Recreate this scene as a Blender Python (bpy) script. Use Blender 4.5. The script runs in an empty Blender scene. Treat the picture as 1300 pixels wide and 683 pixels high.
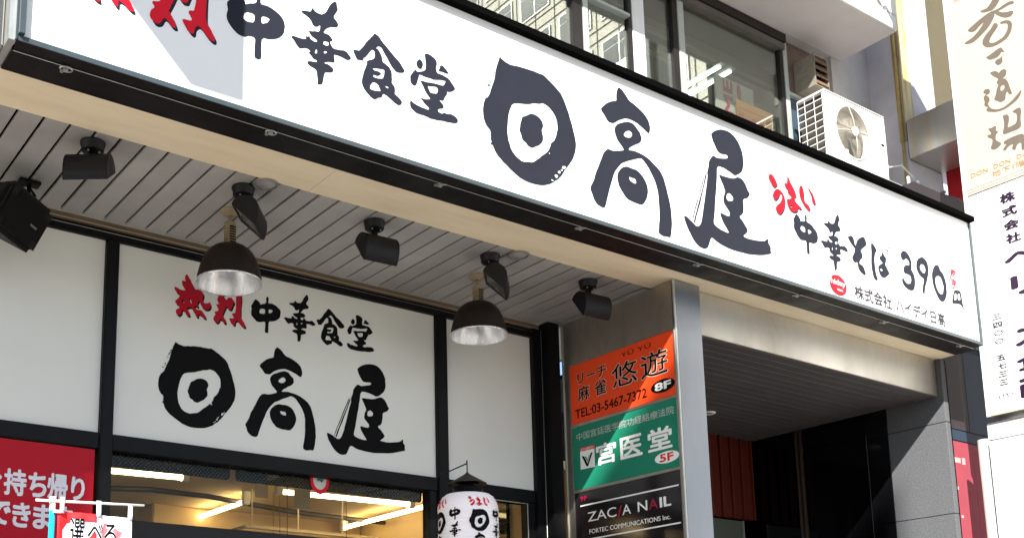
import bpy, bmesh, math, random
from mathutils import Vector, Matrix, Euler
random.seed(7)
R = math.radians
scene = bpy.context.scene
COL = scene.collection
# ---------------------------------------------------------------- camera
# eye at the origin, 1.6 m above the pavement; X runs along the shop front, Y into the building, Z up
cam_d = bpy.data.cameras.new('camera'); cam = bpy.data.objects.new('camera', cam_d); COL.objects.link(cam)
F, PX, PY, YAW, PITCH, ROLL = 1431.17, 480.58, 639.8, 0.586, 0.181, 0.006
f_ = Vector((math.sin(YAW)*math.cos(PITCH), math.cos(YAW)*math.cos(PITCH), math.sin(PITCH)))
r_ = Vector((math.cos(YAW), -math.sin(YAW), 0)); d_ = f_.cross(r_)
r2 = r_*math.cos(ROLL)+d_*math.sin(ROLL); d2 = -r_*math.sin(ROLL)+d_*math.cos(ROLL)
cam.matrix_world = Matrix(((r2.x, -d2.x, -f_.x, 0), (r2.y, -d2.y, -f_.y, 0), (r2.z, -d2.z, -f_.z, 0), (0, 0, 0, 1)))
cam_d.sensor_width = 36; cam_d.lens = 36*F/1300
cam_d.shift_x = (650-PX)/1300; cam_d.shift_y = (PY-341.5)/1300
cam_d.clip_start = 0.05; cam_d.clip_end = 2000
scene.camera = cam
# ---------------------------------------------------------------- sky, sun, exposure
w = bpy.data.worlds.new('World'); scene.world = w; w.use_nodes = True
nt = w.node_tree; nt.nodes.clear()
sky = nt.nodes.new('ShaderNodeTexSky'); sky.sky_type = 'NISHITA'; sky.sun_disc = False
sky.sun_elevation = math.atan(1/math.sqrt(2)); sky.sun_rotation = R(225)
sky.air_density = 1.0; sky.dust_density = 0.8; sky.ozone_density = 1.6
bg = nt.nodes.new('ShaderNodeBackground'); bg.inputs[1].default_value = 0.085
wo = nt.nodes.new('ShaderNodeOutputWorld')
nt.links.new(sky.outputs[0], bg.inputs[0]); nt.links.new(bg.outputs[0], wo.inputs[0])
sl = bpy.data.lights.new('sun', 'SUN'); sl.energy = 5.0; sl.angle = R(0.5); sl.color = (1.0, 0.955, 0.88)
so = bpy.data.objects.new('sun', sl); COL.objects.link(so); so.location = (-20, -20, 20)
so.rotation_euler = Vector((1, 1, -1)).to_track_quat('-Z', 'Y').to_euler()
vs = scene.view_settings; vs.view_transform = 'Standard'; vs.look = 'None'; vs.gamma = 1; vs.exposure = 1.45
scene.cycles.max_bounces = 10; scene.cycles.transparent_max_bounces = 12
scene.cycles.caustics_reflective = False; scene.cycles.caustics_refractive = False

# ---------------------------------------------------------------- materials
MAT = {}
def mat(name, col, rough=0.5, metal=0.0, var=0.0, scale=8.0, bump=0.0, bscale=60.0, spec=0.5, stretch=None, emit=None, est=0.0, col2=None, coat=0.0, lo=0.35, hi=0.7, rvar=0.0):
    if name in MAT: return MAT[name]
    m = bpy.data.materials.new(name); m.use_nodes = True; t = m.node_tree; b = t.nodes['Principled BSDF']
    b.inputs['Base Color'].default_value = (*col, 1); b.inputs['Roughness'].default_value = rough
    b.inputs['Metallic'].default_value = metal; b.inputs['Specular IOR Level'].default_value = spec
    b.inputs['Coat Weight'].default_value = coat
    if emit: b.inputs['Emission Color'].default_value = (*emit, 1); b.inputs['Emission Strength'].default_value = est
    if var or col2 or bump or rvar:
        tc = t.nodes.new('ShaderNodeTexCoord'); mp = t.nodes.new('ShaderNodeMapping')
        geo = t.nodes.new('ShaderNodeNewGeometry'); t.links.new(geo.outputs['Position'], mp.inputs[0])
        if stretch: mp.inputs['Scale'].default_value = stretch
        if var or col2 or rvar:
            n = t.nodes.new('ShaderNodeTexNoise'); n.inputs['Scale'].default_value = scale; n.inputs['Detail'].default_value = 8; n.inputs['Roughness'].default_value = 0.65
            t.links.new(mp.outputs[0], n.inputs['Vector'])
            r = t.nodes.new('ShaderNodeMapRange'); r.inputs[1].default_value = lo; r.inputs[2].default_value = hi
            t.links.new(n.outputs[0], r.inputs[0])
            if var or col2:
                x = t.nodes.new('ShaderNodeMix'); x.data_type = 'RGBA'
                c2 = col2 if col2 else tuple(c*(1-var) for c in col)
                x.inputs[6].default_value = (*col, 1); x.inputs[7].default_value = (*c2, 1)
                t.links.new(r.outputs[0], x.inputs[0]); t.links.new(x.outputs[2], b.inputs['Base Color'])
            if rvar:
                q = t.nodes.new('ShaderNodeMapRange'); q.inputs[3].default_value = rough; q.inputs[4].default_value = rough+rvar
                t.links.new(r.outputs[0], q.inputs[0]); t.links.new(q.outputs[0], b.inputs['Roughness'])
        if bump:
            n2 = t.nodes.new('ShaderNodeTexNoise'); n2.inputs['Scale'].default_value = bscale; n2.inputs['Detail'].default_value = 5
            t.links.new(mp.outputs[0], n2.inputs['Vector'])
            bp = t.nodes.new('ShaderNodeBump'); bp.inputs['Strength'].default_value = bump; bp.inputs['Distance'].default_value = 0.01
            t.links.new(n2.outputs[0], bp.inputs['Height']); t.links.new(bp.outputs[0], b.inputs['Normal'])
    MAT[name] = m; return m
def glass(name, tint, refl, rough=0.0):
    if name in MAT: return MAT[name]
    m = bpy.data.materials.new(name); m.use_nodes = True; t = m.node_tree; t.nodes.clear()
    o = t.nodes.new('ShaderNodeOutputMaterial'); mx = t.nodes.new('ShaderNodeMixShader')
    tr = t.nodes.new('ShaderNodeBsdfTransparent'); tr.inputs[0].default_value = (*tint, 1)
    g = t.nodes.new('ShaderNodeBsdfGlossy'); g.inputs['Roughness'].default_value = rough; g.inputs['Color'].default_value = (0.95, 1, 0.97, 1)
    lw = t.nodes.new('ShaderNodeLayerWeight'); lw.inputs[0].default_value = 0.5
    pw = t.nodes.new('ShaderNodeMath'); pw.operation = 'POWER'; pw.inputs[1].default_value = 3.5; t.links.new(lw.outputs['Facing'], pw.inputs[0])
    fr = t.nodes.new('ShaderNodeMapRange'); fr.inputs[3].default_value = refl; fr.inputs[4].default_value = 0.9; t.links.new(pw.outputs[0], fr.inputs[0])
    t.links.new(fr.outputs[0], mx.inputs[0]); t.links.new(tr.outputs[0], mx.inputs[1]); t.links.new(g.outputs[0], mx.inputs[2])
    t.links.new(mx.outputs[0], o.inputs[0]); MAT[name] = m; return m
white_face = mat('white_acrylic', (0.80, 0.80, 0.80), 0.35, var=0.03, scale=2, spec=0.4)
panel_white = mat('panel_acrylic', (0.70, 0.70, 0.655), 0.22, var=0.05, scale=1.3, spec=0.4)
ink_black = mat('ink_black', (0.004, 0.004, 0.0045), 0.6, var=0.2, scale=30, spec=0.08)
ink_film = mat('blue_black_film', (0.019, 0.021, 0.031), 0.6, spec=0.08, var=0.1, scale=12)  # lighter, bluer black than the panel ink
ink_red = mat('ink_red', (0.62, 0.003, 0.016), 0.5, spec=0.2, var=0.06, scale=9)
ink_red_deep = mat('red_print', (0.42, 0.004, 0.018), 0.5, spec=0.2, var=0.1, scale=9)
grey_text = mat('grey_text', (0.022, 0.022, 0.028), 0.5, spec=0.2)
frame_black = mat('black_painted_metal', (0.004, 0.004, 0.0048), 0.35, var=0.3, scale=7, rvar=0.15, spec=0.15)
sign_under = mat('sign_underside_black', (0.005, 0.0035, 0.0035), 0.42, var=0.35, scale=5, rvar=0.2, spec=0.2)
lip_metal = mat('dark_anodised_edge', (0.042, 0.058, 0.066), 0.35, var=0.2, scale=20)
alu = mat('weathered_aluminium', (0.52, 0.53, 0.50), 0.38, 0.7, var=0.2, scale=14)
slat_m = [mat('soffit_slat_paint_%s' % n, c, 0.42, var=0.16, scale=3.5, bump=0.06, bscale=25, rvar=0.15) for n, c in (('a', (0.385, 0.368, 0.345)), ('b', (0.35, 0.334, 0.312)), ('c', (0.415, 0.397, 0.375)))]
joint_dark = mat('dark_joint', (0.003, 0.003, 0.003), 0.9, spec=0.0)
beige = mat('cream_fascia_paint', (0.84, 0.72, 0.51), 0.6, col2=(0.74, 0.60, 0.40), scale=3.2, bump=0.05, bscale=30, stretch=(0.6, 3, 3), lo=0.38, hi=0.75)
brown_wood = mat('brown_wood_trim', (0.17, 0.115, 0.07), 0.55, col2=(0.09, 0.06, 0.035), scale=6, stretch=(0.8, 12, 12))
steel = mat('brushed_steel', (0.30, 0.315, 0.34), 0.30, 1.0, var=0.18, scale=3.0, stretch=(1, 1, 0.35), rvar=0.18, bump=0.02, bscale=120)
steel_side = mat('brushed_steel_dull', (0.50, 0.45, 0.39), 0.36, 1.0, var=0.35, scale=4.0, stretch=(1, 1, 0.5), rvar=0.2, bump=0.03, bscale=90)
dark_ceiling = mat('dark_slat_paint', (0.085, 0.078, 0.078), 0.5, var=0.2, scale=4, spec=0.3)
granite = mat('grey_granite', (0.125, 0.13, 0.14), 0.4, spec=0.2, col2=(0.07, 0.072, 0.078), scale=160, lo=0.42, hi=0.62)
black_and_shaded_stone = mat('polished_black_and_shaded_stone', (0.004, 0.004, 0.005), 0.06, var=0.4, scale=90, spec=0.4)
shaded_black_gloss = mat('shaded_black_panel', (0.0015, 0.0015, 0.002), 0.04, spec=0.35)
oxide_red = mat('oxide_red_paint', (0.075, 0.010, 0.005), 0.6, var=0.2, scale=8, spec=0.2)
conc = mat('pale_render_wall', (0.48, 0.46, 0.46), 0.85, var=0.22, scale=3, bump=0.25, bscale=140)
conc_lit = mat('pale_stucco', (0.52, 0.51, 0.55), 0.9, col2=(0.41, 0.40, 0.44), scale=3, bump=0.35, bscale=190)
conc_yellow = mat('stained_cream_paint', (0.58, 0.50, 0.28), 0.7, col2=(0.38, 0.25, 0.10), scale=6, stretch=(3, 3, 0.5), lo=0.45, hi=0.7)
balcony_m = mat('balcony_render', (0.56, 0.53, 0.52), 0.85, var=0.14, scale=2, bump=0.1, bscale=80)
balcony_white = mat('white_painted_concrete', (0.74, 0.74, 0.72), 0.75, var=0.08, scale=5)
win_bronze = mat('bronze_window_frame', (0.018, 0.016, 0.016), 0.45, spec=0.2, var=0.3, scale=9)
win_white = mat('pale_window_frame', (0.34, 0.37, 0.35), 0.4, var=0.15, scale=9)
brown_panel = mat('rusty_brown_panel', (0.16, 0.105, 0.085), 0.6, col2=(0.08, 0.055, 0.045), scale=6)
vent_m = mat('weathered_vent_metal', (0.22, 0.20, 0.16), 0.6, var=0.3, scale=18)
vent_in = mat('rusty_vent_slat', (0.17, 0.10, 0.055), 0.7, var=0.4, scale=18)
ac_white = mat('ivory_appliance_paint', (0.80, 0.78, 0.74), 0.4, var=0.05, scale=4)
ac_dark = mat('coil_fins', (0.035, 0.03, 0.026), 0.6, var=0.3, scale=50)
ac_blade = mat('fan_blade_grey', (0.17, 0.15, 0.12), 0.5)
lamp_black = mat('black_lamp_housing', (0.0045, 0.0045, 0.006), 0.42, var=0.2, scale=15, rvar=0.1, spec=0.25)
shade_brown = mat('brown_enamel', (0.016, 0.009, 0.006), 0.45, var=0.4, scale=14, rvar=0.2, spec=0.25)
shade_in = mat('spun_aluminium', (0.90, 0.90, 0.90), 0.24, 1.0, var=0.12, scale=5, rvar=0.12, stretch=(9, 9, 0.4))
aged_ivory = mat('aged_ivory_socket', (0.36, 0.29, 0.17), 0.55, col2=(0.20, 0.14, 0.08), scale=20)
speaker_m = mat('black_speaker_plastic', (0.004, 0.004, 0.004), 0.5, var=0.2, scale=20, spec=0.15)
poster_red = mat('red_poster', (0.40, 0.002, 0.014), 0.5, spec=0.2, var=0.08, scale=3)
poster_text = mat('pale_poster_print', (0.66, 0.66, 0.72), 0.5)
orange_red = mat('vermilion_plate', (0.78, 0.062, 0.012), 0.45, spec=0.25, var=0.06, scale=5)
green_m = mat('green_plate', (0.010, 0.20, 0.12), 0.45, spec=0.25, var=0.1, scale=5)
black_plate = mat('black_plate', (0.014, 0.010, 0.012), 0.12, var=0.2, scale=5)
white_print = mat('white_print', (0.80, 0.82, 0.80), 0.5)
lantern_m = mat('white_lantern_vinyl', (0.80, 0.77, 0.79), 0.25, var=0.05, scale=9, emit=(1.0, 0.86, 0.84), est=0.04)
banner_white = mat('banner_cloth_white', (0.82, 0.83, 0.86), 0.8, bump=0.1, bscale=200)
banner_red = mat('banner_cloth_red', (0.78, 0.010, 0.015), 0.8, bump=0.1, bscale=200)
banner_pink = mat('banner_print_pink', (0.80, 0.17, 0.20), 0.8)
banner_lilac = mat('banner_print_lilac', (0.62, 0.64, 0.80), 0.8)
cyan_m = mat('cyan_pole', (0.010, 0.36, 0.62), 0.3)
white_plastic = mat('white_plastic', (0.82, 0.81, 0.76), 0.4)
cream_panel = mat('cream_acrylic', (0.42, 0.37, 0.30), 0.35, var=0.03, scale=3)
taupe = mat('taupe_brush_print', (0.118, 0.098, 0.078), 0.6, var=0.1, scale=20, spec=0.2)
gold_text = mat('pale_orange_print', (0.27, 0.16, 0.07), 0.5, spec=0.2)
purple_text = mat('violet_print', (0.016, 0.007, 0.022), 0.5, spec=0.2)
red_box_m = mat('bright_red_box', (0.62, 0.006, 0.012), 0.35, var=0.08, scale=5)
pink_m = mat('pink_red_poster', (0.30, 0.055, 0.075), 0.4, spec=0.2, var=0.1, scale=4)  # one even pinkish red
blue_glass = mat('dark_blue_glass', (0.022, 0.045, 0.075), 0.12, var=0.2, scale=3)
dark_panel = mat('dark_grey_panel', (0.035, 0.028, 0.034), 0.25, var=0.2, scale=3)
room_wall = mat('restaurant_wall', (0.60, 0.45, 0.24), 0.7, var=0.06, scale=3)
room_ceil = mat('restaurant_ceiling', (0.66, 0.52, 0.31), 0.8, var=0.08, scale=4, bump=0.1, bscale=60)
office_wall = mat('office_wall', (0.32, 0.33, 0.31), 0.8, var=0.1, scale=2)
office_ceil = mat('office_ceiling', (0.22, 0.235, 0.22), 0.8, var=0.1, scale=2)
tube_m = mat('lit_warm_tube', (1, 0.9, 0.7), 0.4, emit=(1.0, 0.74, 0.36), est=6.0)
tube_cold = mat('lit_cool_tube', (1, 1, 1), 0.4, emit=(0.95, 1.0, 0.96), est=3.5)
tile_m = mat('cream_facade_tile', (0.72, 0.66, 0.55), 0.6, var=0.08, scale=1.5)
tile_b = mat('pale_grey_facade', (0.50, 0.50, 0.49), 0.7, var=0.1, scale=1)
far_win = mat('facade_window_glass', (0.012, 0.016, 0.02), 0.4, spec=0.1)
pave = mat('pavement_tile', (0.62, 0.58, 0.52), 0.85, var=0.15, scale=2, bump=0.2, bscale=40)
asph = mat('asphalt', (0.13, 0.128, 0.125), 0.9, var=0.25, scale=30, bump=0.3, bscale=200)
kerb_m = mat('kerb_stone', (0.38, 0.37, 0.35), 0.8, var=0.1, scale=9)
shop_glass = glass('shop_glass', (0.95, 0.96, 0.94), 0.008)
upper_glass = glass('upper_window_glass', (0.84, 0.88, 0.84), 0.16)

# ---------------------------------------------------------------- helpers
def link(name, me, m=None, parent=None, loc=None):
    o = bpy.data.objects.new(name, me); COL.objects.link(o)
    if m is not None and me is not None: me.materials.append(m)
    if parent: o.parent = parent
    if loc is not None: o.location = loc
    return o
def tag(o, label=None, cat=None, group=None, kind=None):
    if label: o['label'] = label
    if cat: o['category'] = cat
    if group: o['group'] = group
    if kind: o['kind'] = kind
    return o
def thing(name, label, cat, loc=(0, 0, 0), group=None, rz=0):
    o = bpy.data.objects.new(name, None); COL.objects.link(o); o.location = loc; o.rotation_euler = (0, 0, rz)
    o.empty_display_size = 0.1
    return tag(o, label, cat, group)
def struct(o): o['kind'] = 'structure'; return o
def loc_of(parent):  # world location of a parent chain (no rotation)
    v = Vector((0, 0, 0))
    while parent: v += parent.location; parent = parent.parent
    return v
def add_box(bm, x0, x1, y0, y1, z0, z1):
    vs = [bm.verts.new((x, y, z)) for x in (x0, x1) for y in (y0, y1) for z in (z0, z1)]
    for q in ((0, 1, 3, 2), (4, 6, 7, 5), (0, 4, 5, 1), (2, 3, 7, 6), (0, 2, 6, 4), (1, 5, 7, 3)):
        bm.faces.new([vs[i] for i in q])
def mesh_of(bm, smooth=False):
    bmesh.ops.recalc_face_normals(bm, faces=bm.faces)
    me = bpy.data.meshes.new('mesh'); bm.to_mesh(me); bm.free()
    if smooth:
        for p in me.polygons: p.use_smooth = True
    return me
def box(name, m, x0, x1, y0, y1, z0, z1, parent=None, bev=0.0, seg=2):
    """a box given in world coordinates, stored relative to its parent"""
    bm = bmesh.new(); add_box(bm, x0, x1, y0, y1, z0, z1)
    if bev: bmesh.ops.bevel(bm, geom=bm.edges[:], offset=bev, segments=seg, affect='EDGES')
    c = Vector(((x0+x1)/2, (y0+y1)/2, (z0+z1)/2))
    bmesh.ops.translate(bm, vec=-c, verts=bm.verts)
    return link(name, mesh_of(bm), m, parent, c-loc_of(parent))
def boxes(name, m, lst, parent=None, bev=0.0):
    bm = bmesh.new()
    for b in lst: add_box(bm, *b)
    if bev: bmesh.ops.bevel(bm, geom=bm.edges[:], offset=bev, segments=1, affect='EDGES')
    p = loc_of(parent); bmesh.ops.translate(bm, vec=-p, verts=bm.verts)
    return link(name, mesh_of(bm), m, parent)
def add_tube(bm, pts, r, seg=10, cap=True):
    pts = [Vector(p) for p in pts]; rings = []
    rr = r if isinstance(r, (list, tuple)) else [r]*len(pts)
    for i, p in enumerate(pts):
        t = (pts[min(i+1, len(pts)-1)]-pts[max(i-1, 0)]).normalized()
        a = t.cross(Vector((0, 0, 1)))
        if a.length < 1e-3: a = t.cross(Vector((1, 0, 0)))
        a.normalize(); b = t.cross(a)
        rings.append([bm.verts.new(p+rr[i]*(a*math.cos(2*math.pi*k/seg)+b*math.sin(2*math.pi*k/seg))) for k in range(seg)])
    for i in range(len(rings)-1):
        for k in range(seg): bm.faces.new((rings[i][k], rings[i][(k+1) % seg], rings[i+1][(k+1) % seg], rings[i+1][k]))
    if cap: bm.faces.new(rings[0][::-1]); bm.faces.new(rings[-1])
def tube(name, m, pts, r, parent=None, seg=10, cap=True):
    bm = bmesh.new(); add_tube(bm, pts, r, seg, cap)
    bmesh.ops.translate(bm, vec=-loc_of(parent), verts=bm.verts)
    return link(name, mesh_of(bm, True), m, parent)
def lathe_bm(prof, seg=32, caps=(False, False)):
    bm = bmesh.new(); rings = []
    for (r, z) in prof: rings.append([bm.verts.new((r*math.cos(2*math.pi*k/seg), r*math.sin(2*math.pi*k/seg), z)) for k in range(seg)])
    for i in range(len(rings)-1):
        for k in range(seg): bm.faces.new((rings[i][k], rings[i][(k+1) % seg], rings[i+1][(k+1) % seg], rings[i+1][k]))
    if caps[0]: bm.faces.new(rings[0][::-1])
    if caps[1]: bm.faces.new(rings[-1])
    return bm
def lathe(name, m, prof, parent=None, loc=(0, 0, 0), seg=32, caps=(False, False), smooth=True):
    return link(name, mesh_of(lathe_bm(prof, seg, caps), smooth), m, parent, loc)
def chaikin(l, k=0.22):
    o = []
    n = len(l)
    for i in range(n):
        a = l[i]; b = l[(i+1) % n]
        o.append((a[0]*(1-k)+b[0]*k, a[1]*(1-k)+b[1]*k)); o.append((a[0]*k+b[0]*(1-k), a[1]*k+b[1]*(1-k)))
    return o
def fill_mesh(loops, th=0.0):
    c = bpy.data.curves.new('outline', 'CURVE'); c.dimensions = '2D'; c.fill_mode = 'BOTH'; c.extrude = th
    for l in loops:
        s = c.splines.new('POLY'); s.points.add(len(l)-1); s.use_cyclic_u = True
        for p, q in zip(s.points, l): p.co = (q[0], q[1], 0, 1)
    o = bpy.data.objects.new('outline', c); COL.objects.link(o)
    bpy.context.view_layer.update()
    me = bpy.data.meshes.new_from_object(o.evaluated_get(bpy.context.evaluated_depsgraph_get()))
    bpy.data.objects.remove(o); bpy.data.curves.remove(c); me.materials.clear(); return me
def text_mesh(s, bold=0.0, th=0.0, space=1.0):
    if bold > 0.006:
        base = text_mesh(s, 0.0, th, space); bm = bmesh.new(); n = 8
        for k in range(n+1):
            dx, dy = (bold*math.cos(2*math.pi*k/n), bold*math.sin(2*math.pi*k/n)) if k < n else (0, 0)
            i0 = len(bm.verts); bm.from_mesh(base); bm.verts.ensure_lookup_table()
            for v in bm.verts[i0:]: v.co.x += dx; v.co.y += dy; v.co.z += k*0.00005
        bm.to_mesh(base); bm.free(); return base
    c = bpy.data.curves.new('lettering', 'FONT'); c.body = s; c.offset = bold; c.extrude = th; c.size = 1; c.resolution_u = 3; c.space_character = space
    o = bpy.data.objects.new('lettering', c); COL.objects.link(o); bpy.context.view_layer.update()
    me = bpy.data.meshes.new_from_object(o.evaluated_get(bpy.context.evaluated_depsgraph_get()))
    bpy.data.objects.remove(o); bpy.data.curves.remove(c); me.materials.clear(); return me
PLANES = {'Y': lambda u, v, n, p: (u, p-n, v),         # facing -Y, u = X
          'X': lambda u, v, n, p: (p-n, -u, v)}        # facing -X, u = -Y
def to_plane(me, kind, pos, off=0.002, parent=None):
    f = PLANES[kind]; L = loc_of(parent)
    for v in me.vertices: v.co = Vector(f(v.co.x, v.co.y, v.co.z+off, pos))-L
    me.update()
RJ = random.Random(5)
def glyph(name, m, keys, src, T, kind, pos, parent=None, off=0.002, th=0.0008, label=None, rag=0.0011):
    loops = []
    for k in keys:
        for l in src[k]:
            pts = [T(l[i]/1000, l[i+1]/1000) for i in range(0, len(l), 2)]
            loops.append([(a+RJ.uniform(-rag, rag), b+RJ.uniform(-rag, rag)) for a, b in chaikin(pts)])
    me = fill_mesh(loops, th); to_plane(me, kind, pos, off, parent)
    o = link(name, me, m, parent)
    if label: o['label'] = label
    return o
def lettering(s, m, b, kind, pos, parent=None, bold=0.0, off=0.002, name='lettering', rot=0, mirror=False, th=0.0):
    """text fitted to the box b=(u0,u1,v0,v1) on a plane"""
    me = text_mesh(s, bold, th)
    if rot:
        for v in me.vertices: v.co = Matrix.Rotation(rot, 3, 'Z') @ v.co
    xs = [v.co.x for v in me.vertices]; ys = [v.co.y for v in me.vertices]
    x0, x1, y0, y1 = min(xs), max(xs), min(ys), max(ys)
    for v in me.vertices:
        k = (v.co.x-x0)/(x1-x0)
        if mirror: k = 1-k
        v.co.x = b[0]+(b[1]-b[0])*k; v.co.y = b[2]+(b[3]-b[2])*(v.co.y-y0)/max(1e-6, y1-y0)
    to_plane(me, kind, pos, off, parent)
    return link(name, me, m, parent)
def ellipse(name, m, cu, cv, ru, rv, kind, pos, parent, off=0.001, hole=0.0, th=0.0, n=40):
    lp = [[(cu+ru*math.cos(2*math.pi*i/n), cv+rv*math.sin(2*math.pi*i/n)) for i in range(n)]]
    if hole: lp.append([(cu+ru*hole*math.cos(2*math.pi*i/n), cv+rv*hole*math.sin(2*math.pi*i/n)) for i in range(n)])
    me = fill_mesh(lp, th); to_plane(me, kind, pos, off, parent); return link(name, me, m, parent)
def shape(name, m, pts, kind, pos, parent, off=0.001, th=0.0):
    me = fill_mesh([pts], th); to_plane(me, kind, pos, off, parent); return link(name, me, m, parent)
def copy_tree(o, parent=None):
    c = o.copy(); COL.objects.link(c); c.parent = parent
    for ch in [x for x in bpy.data.objects if x.parent == o]: copy_tree(ch, c)
    return c
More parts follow.
